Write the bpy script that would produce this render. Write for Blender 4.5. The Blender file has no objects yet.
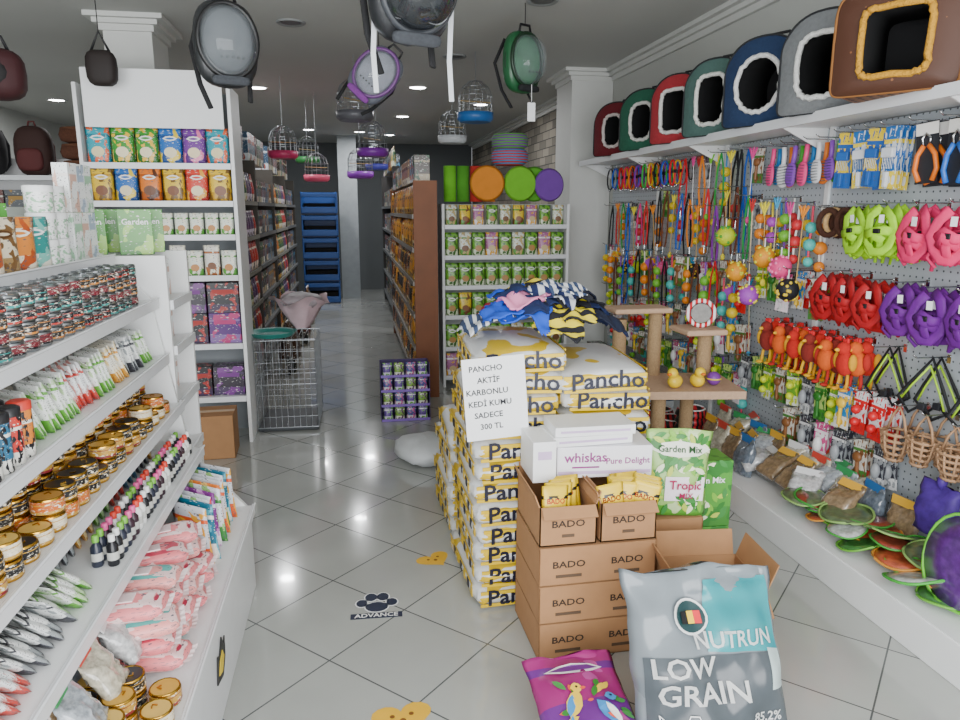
import bpy, math, random
from mathutils import Vector, Matrix, Euler
import bmesh
R=random.Random(11)
pi=math.pi
COL=bpy.context.scene.collection
# ------------------------------------------------------------------ materials
def hx(h):
    h=h.lstrip('#')
    if len(h)==3: h=''.join(q*2 for q in h)
    c=[int(h[i:i+2],16)/255 for i in (0,2,4)]
    return tuple((x/12.92 if x<=.04045 else ((x+.055)/1.055)**2.4) for x in c)+(1,)
MC={}
def base(name):
    m=bpy.data.materials.new(name); m.use_nodes=True
    nt=m.node_tree; return m,nt,nt.nodes['Principled BSDF']
def mat(c,rough=.5,metal=0,var=.12,ns=12,alpha=1,emit=0,coat=0,bump=0):
    k=('s',c,rough,metal,var,ns,alpha,emit,coat,bump)
    if k in MC: return MC[k]
    m,nt,b=base('solid_'+c.strip('#'))
    col=hx(c); n=nt.nodes
    tc=n.new('ShaderNodeTexCoord'); nz=n.new('ShaderNodeTexNoise'); nz.inputs['Scale'].default_value=ns; nz.inputs['Detail'].default_value=3
    mx=n.new('ShaderNodeMix'); mx.data_type='RGBA'
    mx.inputs[6].default_value=tuple(x*(1-var) for x in col[:3])+(1,)
    mx.inputs[7].default_value=tuple(min(1,x*(1+var)) for x in col[:3])+(1,)
    nt.links.new(tc.outputs['Object'],nz.inputs['Vector']); nt.links.new(nz.outputs['Fac'],mx.inputs[0])
    nt.links.new(mx.outputs[2],b.inputs['Base Color'])
    b.inputs['Roughness'].default_value=rough; b.inputs['Metallic'].default_value=metal; b.inputs['Alpha'].default_value=alpha
    b.inputs['Coat Weight'].default_value=coat
    if emit:
        b.inputs['Emission Color'].default_value=col; b.inputs['Emission Strength'].default_value=emit
    if bump:
        bp=n.new('ShaderNodeBump'); bp.inputs['Strength'].default_value=bump; bp.inputs['Distance'].default_value=.01
        nt.links.new(nz.outputs['Fac'],bp.inputs['Height']); nt.links.new(bp.outputs[0],b.inputs['Normal'])
    MC[k]=m; return m
def pack(c1,c2,c3,ns=4,rough=.3,b1=.28,b2=.72,thr=.56,fine=True):
    """printed packaging: coloured bands up the height, blotches of a third colour, fine print lines"""
    k=('p',c1,c2,c3,ns,rough,b1,b2,thr,fine)
    if k in MC: return MC[k]
    m,nt,b=base('print_'+c1.strip('#')); n=nt.nodes; L=nt.links.new
    tc=n.new('ShaderNodeTexCoord'); sp=n.new('ShaderNodeSeparateXYZ'); L(tc.outputs['Generated'],sp.inputs[0])
    r=n.new('ShaderNodeValToRGB'); r.color_ramp.interpolation='CONSTANT'
    e=r.color_ramp.elements; e[0].position=0; e[0].color=hx(c2); e[1].position=b1; e[1].color=hx(c1)
    x=e.new(b2); x.color=hx(c2); x=e.new(min(.98,b2+.07)); x.color=hx(c1)
    L(sp.outputs[2],r.inputs[0])
    nz=n.new('ShaderNodeTexNoise'); nz.inputs['Scale'].default_value=ns; nz.inputs['Detail'].default_value=1.5
    L(tc.outputs['Generated'],nz.inputs['Vector'])
    gt=n.new('ShaderNodeMath'); gt.operation='GREATER_THAN'; gt.inputs[1].default_value=thr; L(nz.outputs['Fac'],gt.inputs[0])
    mx=n.new('ShaderNodeMix'); mx.data_type='RGBA'; L(gt.outputs[0],mx.inputs[0]); L(r.outputs[0],mx.inputs[6]); mx.inputs[7].default_value=hx(c3)
    out=mx.outputs[2]
    if fine:
        mp=n.new('ShaderNodeMapping'); mp.inputs['Scale'].default_value=(5,5,20); L(tc.outputs['Generated'],mp.inputs[0])
        n2=n.new('ShaderNodeTexNoise'); n2.inputs['Scale'].default_value=1.5; n2.inputs['Detail'].default_value=1; L(mp.outputs[0],n2.inputs['Vector'])
        g2=n.new('ShaderNodeMath'); g2.operation='GREATER_THAN'; g2.inputs[1].default_value=.66; L(n2.outputs['Fac'],g2.inputs[0])
        m2=n.new('ShaderNodeMix'); m2.data_type='RGBA'; L(g2.outputs[0],m2.inputs[0]); L(out,m2.inputs[6])
        c=hx(c1); lum=c[0]*.3+c[1]*.6+c[2]*.1; m2.inputs[7].default_value=(.7,.7,.66,1) if lum<.3 else (.12,.12,.14,1); out=m2.outputs[2]
    L(out,b.inputs['Base Color']); b.inputs['Roughness'].default_value=rough
    MC[k]=m; return m
def stripes(c1,c2,sc=20,axis='X',rough=.85):
    k=('w',c1,c2,sc,axis)
    if k in MC: return MC[k]
    m,nt,b=base('stripes_'+c1.strip('#')); n=nt.nodes; L=nt.links.new
    tc=n.new('ShaderNodeTexCoord'); w=n.new('ShaderNodeTexWave'); w.bands_direction=axis; w.inputs['Scale'].default_value=sc; w.inputs['Distortion'].default_value=.6
    L(tc.outputs['Object'],w.inputs[0]); g=n.new('ShaderNodeMath'); g.operation='GREATER_THAN'; g.inputs[1].default_value=.5; L(w.outputs['Fac'],g.inputs[0])
    mx=n.new('ShaderNodeMix'); mx.data_type='RGBA'; L(g.outputs[0],mx.inputs[0]); mx.inputs[6].default_value=hx(c1); mx.inputs[7].default_value=hx(c2)
    L(mx.outputs[2],b.inputs['Base Color']); b.inputs['Roughness'].default_value=rough
    MC[k]=m; return m
WHITE=mat('#eceded',.45,var=.03); CARD=mat('#a87c54',.85,var=.1,ns=20); CARD2=mat('#8c6844',.85,var=.1,ns=20)
BLACK=mat('#151518',.5); METAL=mat('#a8acb0',.3,1); CHROME=mat('#d0d2d4',.15,1)
SMOKE=mat('#25282c',.06,alpha=.85,coat=1); DARK=mat('#0c0c0e',.9); RAIL=mat('#e3e5e8',.25,var=.04); GOLD=mat('#c79a3c',.25,1)
PAPER=mat('#f4f5f6',.7,var=.02); INK=mat('#1b1c22',.6,var=.02); WTX=mat('#f6f6f4',.5,var=.02); SISAL=mat('#a68a66',.95,ns=160,var=.35,bump=.6)
# ------------------------------------------------------------------ mesh builder
def TR(x,y,z,rx=0,ry=0,rz=0,s=1):
    return Matrix.Translation((x,y,z))@Euler((rx,ry,rz)).to_matrix().to_4x4()@Matrix.Scale(s,4)
TXC={}
def textgeo(t):
    if t in TXC: return TXC[t]
    cu=bpy.data.curves.new('lettering','FONT'); cu.body=t; cu.size=1; cu.align_x='CENTER'; cu.align_y='CENTER'; cu.resolution_u=2; cu.extrude=.01; cu.offset=.018
    ob=bpy.data.objects.new('lettering',cu); me=bpy.data.meshes.new_from_object(ob)
    g=([tuple(v.co) for v in me.vertices],[tuple(p.vertices) for p in me.polygons])
    bpy.data.objects.remove(ob); bpy.data.meshes.remove(me); bpy.data.curves.remove(cu)
    TXC[t]=g; return g
class M:
    def __init__(s): s.v=[];s.f=[];s.mi=[];s.sm=[];s.mats=[]
    def add(s,vs,fs,m,sm=False,X=None):
        if m not in s.mats: s.mats.append(m)
        k=s.mats.index(m); o=len(s.v)
        if X is not None: vs=[X@Vector(v) for v in vs]
        s.v+=[tuple(v) for v in vs]
        for f in fs: s.f.append(tuple(i+o for i in f)); s.mi.append(k); s.sm.append(sm)
        return s
    def box(s,c,d,m,X=None,bev=0):
        if bev:
            bm=bmesh.new(); bmesh.ops.create_cube(bm,size=1)
            for v in bm.verts: v.co=Vector((v.co.x*d[0],v.co.y*d[1],v.co.z*d[2]))
            bmesh.ops.bevel(bm,geom=list(bm.edges),offset=bev,segments=2,affect='EDGES',profile=.5)
            bm.verts.ensure_lookup_table(); bm.verts.index_update()
            vs=[(v.co.x+c[0],v.co.y+c[1],v.co.z+c[2]) for v in bm.verts]; fs=[[v.index for v in f.verts] for f in bm.faces]; bm.free()
            return s.add(vs,fs,m,True if bev>.012 else False,X)
        x,y,z=[q/2 for q in d]
        vs=[(c[0]+i*x,c[1]+j*y,c[2]+k*z) for i in(-1,1) for j in(-1,1) for k in(-1,1)]
        return s.add(vs,[(0,1,3,2),(4,6,7,5),(0,4,5,1),(2,3,7,6),(0,2,6,4),(1,5,7,3)],m,False,X)
    def lathe(s,pr,m,n=16,X=None,cap=True):
        vs=[];fs=[]
        for r,z in pr:
            for i in range(n): vs.append((r*math.cos(2*pi*i/n),r*math.sin(2*pi*i/n),z))
        for j in range(len(pr)-1):
            for i in range(n): fs.append((j*n+i,j*n+(i+1)%n,(j+1)*n+(i+1)%n,(j+1)*n+i))
        s.add(vs,fs,m,True,X)
        if cap:
            k=(len(pr)-1)*n
            s.add(vs[:n],[tuple(reversed(range(n)))],m,False,X); s.add(vs[k:],[tuple(range(n))],m,False,X)
        return s
    def cyl(s,p,q,r,m,r2=None,n=12,X=None):
        p=Vector(p);q=Vector(q);d=q-p;A=Matrix.Translation(p)@d.to_track_quat('Z','Y').to_matrix().to_4x4()
        if X is not None: A=X@A
        return s.lathe([(r,0),(r if r2 is None else r2,d.length)],m,n,A)
    def sph(s,c,r,m,n=14,k=8,X=None,e1=1,e2=1,lump=0,seed=1):
        if not isinstance(r,(tuple,list)): r=(r,r,r)
        f=lambda x,e:(abs(x)**e)*(1 if x>=0 else -1)
        vs=[];fs=[];q=random.Random(seed)
        for j in range(k+1):
            a=-pi/2+pi*j/k
            for i in range(n):
                t=2*pi*i/n; l=1+lump*(q.random()-.5)
                ca=f(math.cos(a),e1) if 0<j<k else 0
                vs.append((c[0]+r[0]*ca*f(math.cos(t),e2)*l,c[1]+r[1]*ca*f(math.sin(t),e2)*l,c[2]+r[2]*f(math.sin(a),e1)*(l if 0<j<k else 1)))
        for j in range(k):
            for i in range(n): fs.append((j*n+i,j*n+(i+1)%n,(j+1)*n+(i+1)%n,(j+1)*n+i))
        return s.add(vs,fs,m,True,X)
    def tube(s,pts,r,m,n=6,closed=False,ry=None,X=None):
        ry=r if ry is None else ry; P=[Vector(p) for p in pts]; N=len(P); vs=[];fs=[]
        for i,p in enumerate(P):
            a=P[(i-1)%N] if (closed or i>0) else p; b=P[(i+1)%N] if (closed or i<N-1) else p
            T=(b-a); T=T.normalized() if T.length>1e-9 else Vector((0,0,1))
            Y=Vector((0,1,0)) if abs(T.y)<.95 else Vector((1,0,0))
            n2=(Y-T*T.dot(Y)).normalized(); n1=T.cross(n2)
            for k in range(n):
                t=2*pi*(k+.5)/n; vs.append(p+n1*r*math.cos(t)+n2*ry*math.sin(t))
        for i in range(N if closed else N-1):
            j=(i+1)%N
            for k in range(n): fs.append((i*n+k,i*n+(k+1)%n,j*n+(k+1)%n,j*n+k))
        if not closed: fs+= [tuple(reversed(range(n))),tuple(range((N-1)*n,N*n))]
        return s.add(vs,fs,m,n>4,X)
    def prism(s,poly,y0,y1,m,X=None,sm=False):
        n=len(poly); vs=[(a,y0,b) for a,b in poly]+[(a,y1,b) for a,b in poly]
        fs=[tuple(range(n)),tuple(reversed(range(n,2*n)))]+[(i,i+n,(i+1)%n+n,(i+1)%n) for i in range(n)]
        return s.add(vs,fs,m,sm,X)
    def text(s,t,size,m,x=0,y=0,z=0,rz=0,X=None,wrap=None,eps=.002,sx=1,tilt=0):
        vs,fs=textgeo(t); A=TR(x,y,z,0,0,rz)@Matrix.Rotation(tilt,4,'Y')@Matrix.Rotation(pi/2,4,'X')
        out=[]
        for v in vs:
            w=A@Vector((v[0]*size*sx,v[1]*size,v[2]*size*.3))
            if wrap: w.y=wrap(w.x,w.z)-eps
            out.append(w)
        return s.add(out,fs,m,False,X)
    def leaf(s,f,x,z,a,l,w,c,e=.004):
        q=[(x+math.cos(a)*u*l-math.sin(a)*v*w,z+math.sin(a)*u*l+math.cos(a)*v*w) for u,v in ((-.5,0),(-.25,.38),(0,.5),(.3,.35),(.5,0),(.3,-.35),(0,-.5),(-.25,-.38))]
        return s.add([(p,f(p,r)-e,r) for p,r in q],[tuple(range(8))],c)
    def pouch(s,w,h,t,m,X=None,nx=8,nz=10,pinch=.05,top=.06,seed=0,lump=0,bot=.75,wr=0,ed=0):
        q=random.Random(seed)
        def prof(v):
            if v<.3: return bot+(1-bot)*math.sin(v/.3*pi/2)
            if v>.92: return top
            return top+(1-top)*max(0,math.cos((v-.3)/.62*pi/2))**.8
        def wd(v): return w*(1-pinch*math.sin(pi*v))*(1+ed*(math.sin(v*13+1)+.6*math.sin(v*29)))
        def hy(x,z):
            v=min(1,max(0,z/h)); u=min(1,abs(2*x/wd(v)))
            y=-t/2*max(0,(1-u**3))**.6*prof(v)
            if wr: y+=wr*(math.sin(x*23+z*11+seed)+.8*math.sin(z*31-x*19+1)+.5*math.sin(x*52+z*9)+.9*math.sin(z*62+x*8)*max(0,v-.6)*2)*(1-u**4)
            return y
        vs=[];fs=[];n=2*nx
        for j in range(nz+1):
            v=j/nz; z=h*v; ww=wd(v)
            def zz(x): return z+ed*h*.9*(math.sin(x*19+1)+.5*math.sin(x*47))*v**5
            yo=lambda x: ed*.6*math.sin(x*26+2)*v**4
            for i in range(nx+1):
                x=-ww/2+ww*i/nx; vs.append((x,hy(x,z)+yo(x)+lump*(q.random()-.5),zz(x)))
            for i in range(nx-1,0,-1):
                x=-ww/2+ww*i/nx; vs.append((x,-hy(x,z)+yo(x)+lump*(q.random()-.5),zz(x)))
        for j in range(nz):
            for i in range(n): fs.append((j*n+i,j*n+(i+1)%n,(j+1)*n+(i+1)%n,(j+1)*n+i))
        fs+=[tuple(reversed(range(n))),tuple(range(nz*n,(nz+1)*n))]
        s.add(vs,fs,m,True,X); return hy
    def mesh(s,name):
        me=bpy.data.meshes.new(name); me.from_pydata(s.v,[],s.f)
        for m in s.mats: me.materials.append(m)
        me.polygons.foreach_set('material_index',s.mi); me.polygons.foreach_set('use_smooth',s.sm); me.update(); return me
def T(name,label,cat,*parts):
    out=[]
    for p in parts:
        sub=[(q[0],q[1].mesh(q[0])) for q in (p[3] if len(p)>3 else [])]
        out.append((p[0],p[1].mesh(p[0]),p[2] if len(p)>2 else None,sub))
    return (name,label,cat,out)
CNT=[0]
def new(n,me,par=None):
    o=bpy.data.objects.new(n,me); COL.objects.link(o); CNT[0]+=1
    if par is not None: o.parent=par
    return o
def place(t,loc,rz=0,rx=0,ry=0,s=1,label=None,group=None,kind=None):
    name,lab,cat,parts=t
    single=len(parts)==1 and not parts[0][3]
    o=new(name,parts[0][1] if single else None)
    if not single:
        o.empty_display_size=.05
        for p in parts:
            c=new(p[0],p[1],o)
            if p[2]: c['label']=p[2]
            for q in p[3]: new(q[0],q[1],c)
    o.location=loc; o.rotation_euler=(rx,ry,rz); o.scale=(s,)*3 if not isinstance(s,tuple) else s
    o['label']=label or lab; o['category']=cat
    if group: o['group']=group
    if kind: o['kind']=kind
    return o
def struct(name,m,label=None):
    o=new(name,m.mesh(name)); o['kind']='structure'; o['label']=label or name.replace('_',' '); o['category']='structure'; return o
def loc2(cx,cy,rz,lx,ly): return cx+lx*math.cos(rz)-ly*math.sin(rz), cy+lx*math.sin(rz)+ly*math.cos(rz)
LFT=pi/2; RGT=-pi/2   # fronts facing +x / -x
# ------------------------------------------------------------------ camera
cam=bpy.data.cameras.new('camera'); co=bpy.data.objects.new('camera',cam); COL.objects.link(co)
cam.sensor_width=36; cam.lens=27; cam.clip_start=.02
co.location=(0,0,1.55); co.rotation_euler=(math.radians(90-11.77),0,math.radians(-10.03))
bpy.context.scene.camera=co
# ------------------------------------------------------------------ room
H=2.8
def floor_mat():
    m,nt,b=base('floor_tiles'); n=nt.nodes; L=nt.links.new
    tc=n.new('ShaderNodeTexCoord'); mp=n.new('ShaderNodeMapping'); mp.inputs['Rotation'].default_value=(0,0,pi/4); mp.inputs['Location'].default_value=(.13,.05,0)
    L(tc.outputs['Object'],mp.inputs[0]); br=n.new('ShaderNodeTexBrick'); br.offset=0; br.squash=1
    br.inputs['Scale'].default_value=1; br.inputs['Brick Width'].default_value=.4; br.inputs['Row Height'].default_value=.4; br.inputs['Mortar Size'].default_value=.003
    br.inputs['Mortar Smooth'].default_value=.1
    br.inputs['Color1'].default_value=hx('#b3b5b0'); br.inputs['Color2'].default_value=hx('#babcb7'); br.inputs['Mortar'].default_value=hx('#5c5f5f')
    L(mp.outputs[0],br.inputs[0]); nz=n.new('ShaderNodeTexNoise'); nz.inputs['Scale'].default_value=3; nz.inputs['Detail'].default_value=8; L(tc.outputs['Object'],nz.inputs[0])
    mx=n.new('ShaderNodeMix'); mx.data_type='RGBA'; mx.blend_type='MULTIPLY'; mx.inputs[0].default_value=.2; L(br.outputs[0],mx.inputs[6]); L(nz.outputs['Fac'],mx.inputs[7])
    L(mx.outputs[2],b.inputs['Base Color']); mr=n.new('ShaderNodeMapRange'); mr.inputs[3].default_value=.05; mr.inputs[4].default_value=.2; L(nz.outputs['Fac'],mr.inputs[0]); L(mr.outputs[0],b.inputs['Roughness'])
    b.inputs['Coat Weight'].default_value=.3
    bp=n.new('ShaderNodeBump'); bp.inputs['Strength'].default_value=.3; bp.inputs['Distance'].default_value=.002; bp.invert=True; L(br.outputs['Fac'],bp.inputs['Height']); L(bp.outputs[0],b.inputs['Normal'])
    return m
def brick_wall():
    m,nt,b=base('stone_wall'); n=nt.nodes; L=nt.links.new
    tc=n.new('ShaderNodeTexCoord'); sp=n.new('ShaderNodeSeparateXYZ'); cb=n.new('ShaderNodeCombineXYZ'); L(tc.outputs['Object'],sp.inputs[0]); L(sp.outputs[1],cb.inputs[0]); L(sp.outputs[2],cb.inputs[1])
    br=n.new('ShaderNodeTexBrick'); br.inputs['Scale'].default_value=1; br.inputs['Brick Width'].default_value=.3; br.inputs['Row Height'].default_value=.1; br.inputs['Mortar Size'].default_value=.006
    br.inputs['Color1'].default_value=hx('#8c8578'); br.inputs['Color2'].default_value=hx('#5e5a52'); br.inputs['Mortar'].default_value=hx('#3c3a36')
    L(cb.outputs[0],br.inputs[0]); L(br.outputs[0],b.inputs['Base Color']); b.inputs['Roughness'].default_value=.9; return m
WALL=mat('#bdbfba',.8,var=.05,ns=2); CEIL=mat('#bcbdb9',.85,var=.05,ns=1.5); TRIM=mat('#cfd0cc',.6,var=.03)
struct('floor',M().box((-.9,6.8,-.05),(6.7,15.6,.1),floor_mat()),'glossy grey diagonal floor tiles')
struct('ceiling',M().box((-.9,6.8,H+.05),(6.7,15.6,.1),CEIL),'white painted ceiling')
struct('wall_right',M().box((2.47,3.3,H/2),(.1,7.6,H),WALL))
struct('wall_right_rear',M().box((2.47,10.85,H/2),(.1,7.5,H),brick_wall()),'rear side wall with stone brick cladding')
struct('wall_left',M().box((-4.25,6.8,H/2),(.1,15.6,H),WALL))
struct('wall_back',M().box((-.9,14.55,H/2),(6.6,.1,H),mat('#5c6062',.8,var=.08,ns=2)))
struct('wall_pillar_right',M().box((2.22,6.9,H/2),(.39,.5,H),TRIM),'white square pillar beside the display wall')
struct('wall_pillar_left',M().box((-1.40,5.62,H/2),(.3,.44,H),TRIM),'white square pillar behind the snack rack')
struct('wall_partition',M().box((-.02,13.2,H/2),(.32,.3,H),mat('#9aa0a2',.8)),'narrow grey partition at the end of the aisle')
def crown(name,pts):
    m=M()
    for (x0,y0,x1,y1) in pts:
        for k,(o,hh) in enumerate(((0.02,.10),(.05,.06),(.09,.03))):
            m.box(((x0+x1)/2,(y0+y1)/2,H-hh/2),(abs(x1-x0)+2*o,abs(y1-y0)+2*o,hh),TRIM)
    struct(name,m,'stepped ceiling crown moulding')
crown('trim_1',[(2.41,-.2,2.42,6.6)]); crown('trim_2',[(2.03,6.66,2.41,7.14)]); crown('trim_3',[(-1.55,5.4,-1.25,5.84)])
crown('trim_4',[(2.41,7.3,2.42,14.3)])
# ceiling spot fixtures
LIT=mat('#ffffff',.5,emit=26,var=0)
spotT=T('ceiling_spotlight','round recessed ceiling spotlight, lit white','light',('ring',M().lathe([(.085,0),(.11,-.012),(.11,-.004),(.11,0)],TRIM,20)),('bulb',M().lathe([(.08,-.006),(.08,-.001)],LIT,20)))
offT=T('ceiling_spotlight','round recessed ceiling spotlight, switched off','light',('ring',M().lathe([(.07,0),(.09,-.012),(.1,-.004),(.1,0)],mat('#8d9090',.4),20)),('bulb',M().lathe([(.065,-.006),(.065,-.001)],mat('#55585a',.3),20)))
spots=[(-2.24,7.4),(-3.3,9.5),(.74,7.9),(.75,10.3),(0,9.8),(-.6,12.2),(-.9,8.2),(-2.3,10.5),(.2,12.4),(.7,12.8),(1.6,9.0)]
for x,y in spots:
    place(spotT,(x,y,H-.001),group='ceiling spotlights')
    l=bpy.data.lights.new('spot','AREA'); l.shape='DISK'; l.size=.16; l.energy=14; l.color=(.97,.98,1)
    o=bpy.data.objects.new('spot_lamp',l); COL.objects.link(o); o.location=(x,y,H-.03)
for x,y in [(-.35,5.4),(1.2,4.6),(-.5,4.0),(.9,6.3)]: place(offT,(x,y,H-.001),group='ceiling spotlights')
# daylight from the open shop front behind the camera
l=bpy.data.lights.new('shopfront','AREA'); l.shape='RECTANGLE'; l.size=5.0; l.size_y=2.1; l.energy=320; l.color=(.96,.98,1)
o=bpy.data.objects.new('shopfront_daylight',l); COL.objects.link(o); o.location=(-.6,-.85,1.5); o.rotation_euler=(pi/2,0,0)
w=bpy.data.worlds.new('world'); bpy.context.scene.world=w; w.use_nodes=True
bg=w.node_tree.nodes['Background']; bg.inputs[0].default_value=(.93,.96,1,1); bg.inputs[1].default_value=1.0
# ------------------------------------------------------------------ generic racks
def rack(cx,cy,rz,w,d,h,zs,label,c=WHITE,side=WHITE,back=WHITE,name='store_shelf_unit',rail=None):
    parts=[('back_panel',M().box((0,d-.01,h/2),(w,.02,h),back))]
    parts+= [('side_panel',M().box((sx*(w/2+.012),d/2,h/2),(.022,d,h),side)) for sx in (-1,1)]
    for i,z in enumerate(zs):
        dd=d-.02
        m=M().box((0,d-.02-dd/2,z-.01),(w,dd,.02),c); m.box((0,d-.02-dd-.006,z-.012),(w,.012,.036),rail or (RAIL if c is WHITE else c))
        parts.append(('shelf',m))
    return place(T(name,label,'shelf',*parts),(cx,cy,0),rz)
def row(cx,cy,rz,w,z,ly,temps,pitch,group,s=1,jit=.1):
    n=int(w/pitch)
    for i in range(n):
        lx=-w/2+pitch*(i+.5)
        t=temps[(i//2+ (R.random()<.3))%len(temps)]
        x,y=loc2(cx,cy,rz,lx+R.uniform(-.003,.003),ly)
        place(t,(x,y,z+.001),rz+R.uniform(-jit,jit),s=s,group=group)
# product templates --------------------------------------------------
WORDS=('BADO',)
def pouchT(c1,c2,c3,w=.14,h=.2,t=.05,text=None,tc=WTX,label='snack pouch',name='snack_pouch',cat='pouch',ts=.03,win=None,fine=True):
    m=M(); f=m.pouch(w,h,t,pack(c1,c2,c3,R.choice((3,4,5)),fine=fine))
    ps=[('pouch_body',m)]
    l=M()
    if text in WORDS: l.text(text,ts,tc,0,0,h*.68,wrap=f)
    elif text:
        l.leaf(f,0,h*.7,0,w*.6,h*.15,tc,.003)
        l.leaf(f,0,h*.7,0,w*.4,h*.06,mat(c1,.4),.0036)
    if win:
        q=[(w*.26*math.cos(a),h*.32+w*.22*math.sin(a)) for a in [2*pi*i/14 for i in range(14)]]
        l.add([(x,f(x,z)-.003,z) for x,z in q],[tuple(range(14))],mat(win,.4))
    if l.v: ps.append(('printed_label',l))
    return T(name,label,cat,*ps)
def cartonT(c1,c2,c3,w=.1,d=.06,h=.15,text=None,tc=WTX,ts=.02,label='printed carton',name='carton_box'):
    m=M().box((0,d/2,h/2),(w,d,h),pack(c1,c2,c3,R.choice((2,3,4))),bev=.002)
    ps=[('carton_body',m)]
    if text: ps.append(('printed_label',M().text(text,ts,tc,0,-.001,h*.72)))
    else: ps.append(('printed_label',M().box((0,-.0006,h*.7),(w*.7,.001,h*.14),mat(c3,.5))))
    return T(name,label,'box',*ps)
def canT(r,h,metal,c1,c2,lid,label):
    b=M().lathe([(r*.94,0),(r,.003),(r,h-.003),(r*.95,h),(r*.9,h-.004)],metal,16)
    q=M().lathe([(r+.0008,.006),(r+.0008,h-.006)],pack(c1,c2,'#f2ead8',6,b1=.2,b2=.7,thr=.62),16,cap=False)
    t=M().lathe([(r*.88,h-.006),(r*.88,h-.002)],lid,16); t.tube([(-r*.2,-r*.2,h),(0,-r*.45,h+.001),(r*.2,-r*.2,h)],.002,metal,4)
    return T('food_can',label,'can',('can_body',b),('paper_label',q),('lid',t))
def bottleT(c,cap,r=.017,h=.09,label='small bottle',name='bottle'):
    b=M().lathe([(r*.9,0),(r,.004),(r,h*.62),(r*.45,h*.75),(r*.45,h*.8)],mat(c,.3),12)
    return T(name,label,'bottle',('bottle_body',b),('cap',M().lathe([(r*.6,h*.78),(r*.6,h*.98),(r*.4,h)],mat(cap,.4),12)),('paper_label',M().lathe([(r+.0008,h*.2),(r+.0008,h*.45)],mat('#c9c9c4',.5),12,cap=False)))
# =================================================================== LEFT NEAR GONDOLA
GY0,GY1=.3,2.9; gx=-1.12
S=[(1.38,-.88),(1.215,-.74),(1.0,-.72),(.81,-.68),(.62,-.62),(.36,-.44)]
parts=[('back_panel',M().box((gx-.01,(GY0+GY1)/2,.78),(.02,GY1-GY0,1.56),WHITE)),
       ('end_panel',M().prism([(gx,0),(-.45,0),(-.45,.34),(-.66,.6),(-.76,1.22),(-.9,1.38),(gx,1.5)],GY1,GY1+.02,WHITE)),
       ('base_front',M().box((-.455,(GY0+GY1)/2,.17),(.02,GY1-GY0,.34),RAIL,bev=.004))]
for z,x in S:
    m=M().box(((gx+x)/2,(GY0+GY1)/2,z-.01),(x-gx,GY1-GY0,.02),WHITE)
    m.box((x+.006,(GY0+GY1)/2,z-.012),(.012,GY1-GY0,.04),RAIL,bev=.003); m.cyl((x+.012,GY0,z+.008),(x+.012,GY1,z+.008),.004,RAIL,n=6)
    parts.append(('shelf',m))
place(T('store_shelf_unit','white stepped metal gondola shelf crowded with pet supplies','shelf',*parts),(0,0,0))
dogs=M().prism([(-.045,-.02),(-.03,.03),(-.01,.02),(.015,.045),(.03,.02),(.045,.03),(.04,-.01),(.01,-.035)],0,-.002,mat('#20201f')); dogs.prism([(-.03,-.01),(-.015,.012),(.01,.02),(.025,0),(0,-.02)],-.002,-.003,mat('#e7c92b'))
place(T('sticker','black and yellow sticker on shelf base','sticker',('sticker_face',dogs)),(-.4435,2.1,.18),LFT,s=1.6)
def along(y0,y1,pitch):
    n=int((y1-y0)/pitch)
    return [y0+pitch*(i+.5) for i in range(n)]
flat=[canT(.036,.036,METAL,a,b,mat('#b9bcc0',.25,1),'small flat wet food can with '+n+' label') for a,b,n in (('#20242a','#c23a30','black and red'),('#2a2a2e','#2fa5a0','black and teal'),('#7a2430','#222226','dark red'),('#33302e','#d98b3a','black and orange'))]
for i,y in enumerate(along(1.3,2.8,.077)):
    for k in range(2):
        for q in range(4):
            place(flat[(i//3+q)%4],(-.79-k*.08,y+R.uniform(-.002,.002),1.2165+q*.0365),R.uniform(0,6),group='stacked flat cans on the top step')
gold=[canT(.036,.042,GOLD,a,b,mat(c,.35),'gold wet food can with '+n+' printed lid') for a,b,c,n in (('#1d1d20','#c79a3c','#1d1d22','black'),('#c8641e','#c79a3c','#b8853a','orange'),('#c79a3c','#8a2630','#d0a03c','golden'),('#e8dcc0','#c79a3c','#d8b25a','cream'))]
for i,y in enumerate(along(1.0,2.85,.078)):
    for k in range(2):
        for q in range(3 if k else 2):
            if k==0 and q==1 and R.random()<.3: continue
            place(gold[(0,0,2,0,3,1)[(i//2+k+q)%6]],(-.725-k*.079,y+R.uniform(-.002,.002),.811+q*.043),R.uniform(0,6),group='gold cans on the middle shelf')
cols=['#3b8a3e','#c9372f','#1f2226','#e2e2dc','#d97f2b','#2c6a8c','#8a4f9c']
canis=[]
for c in cols:
    m=M().lathe([(.022,0),(.024,.004),(.024,.11)],pack(c,'#e9e7df','#1d1d22',5),14)
    canis.append(T('shaker_canister','small cylindrical treat canister with printed label','canister',('canister_body',m),('lid',M().lathe([(.025,.11),(.025,.128),(.02,.131)],mat(R.choice(['#f0f0ee','#222225','#d23b2e']),.4),14))))
for i,y in enumerate(along(.98,1.75,.055)):
    for k in range(2): place(canis[(i*3+k)%7],(-.75-k*.056,y,1.001),R.uniform(0,6),group='treat canisters on the shelf')
sach=[pouchT(a,b,c,.1,.13,.022,text=t,tc=mat(d,.5),ts=.02,label='white and '+n+' sachet leaning in a row',name='food_sachet',cat='sachet') for a,b,c,d,t,n in (('#eef0ec','#63a83c','#bcd9a6','#2d5c2a','x','green'),('#eceeee','#c8443a','#e2a49c','#8d1f1c','x','red'),('#e9edf0','#3a6a88','#c9cfcf','#1d4a78','x','blue'),('#f0ecdf','#d89a36','#f1d79b','#6b4312','x','yellow'),('#e6e8e6','#3a3a40','#9aa0a2','#222226','x','grey'))]
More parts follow.
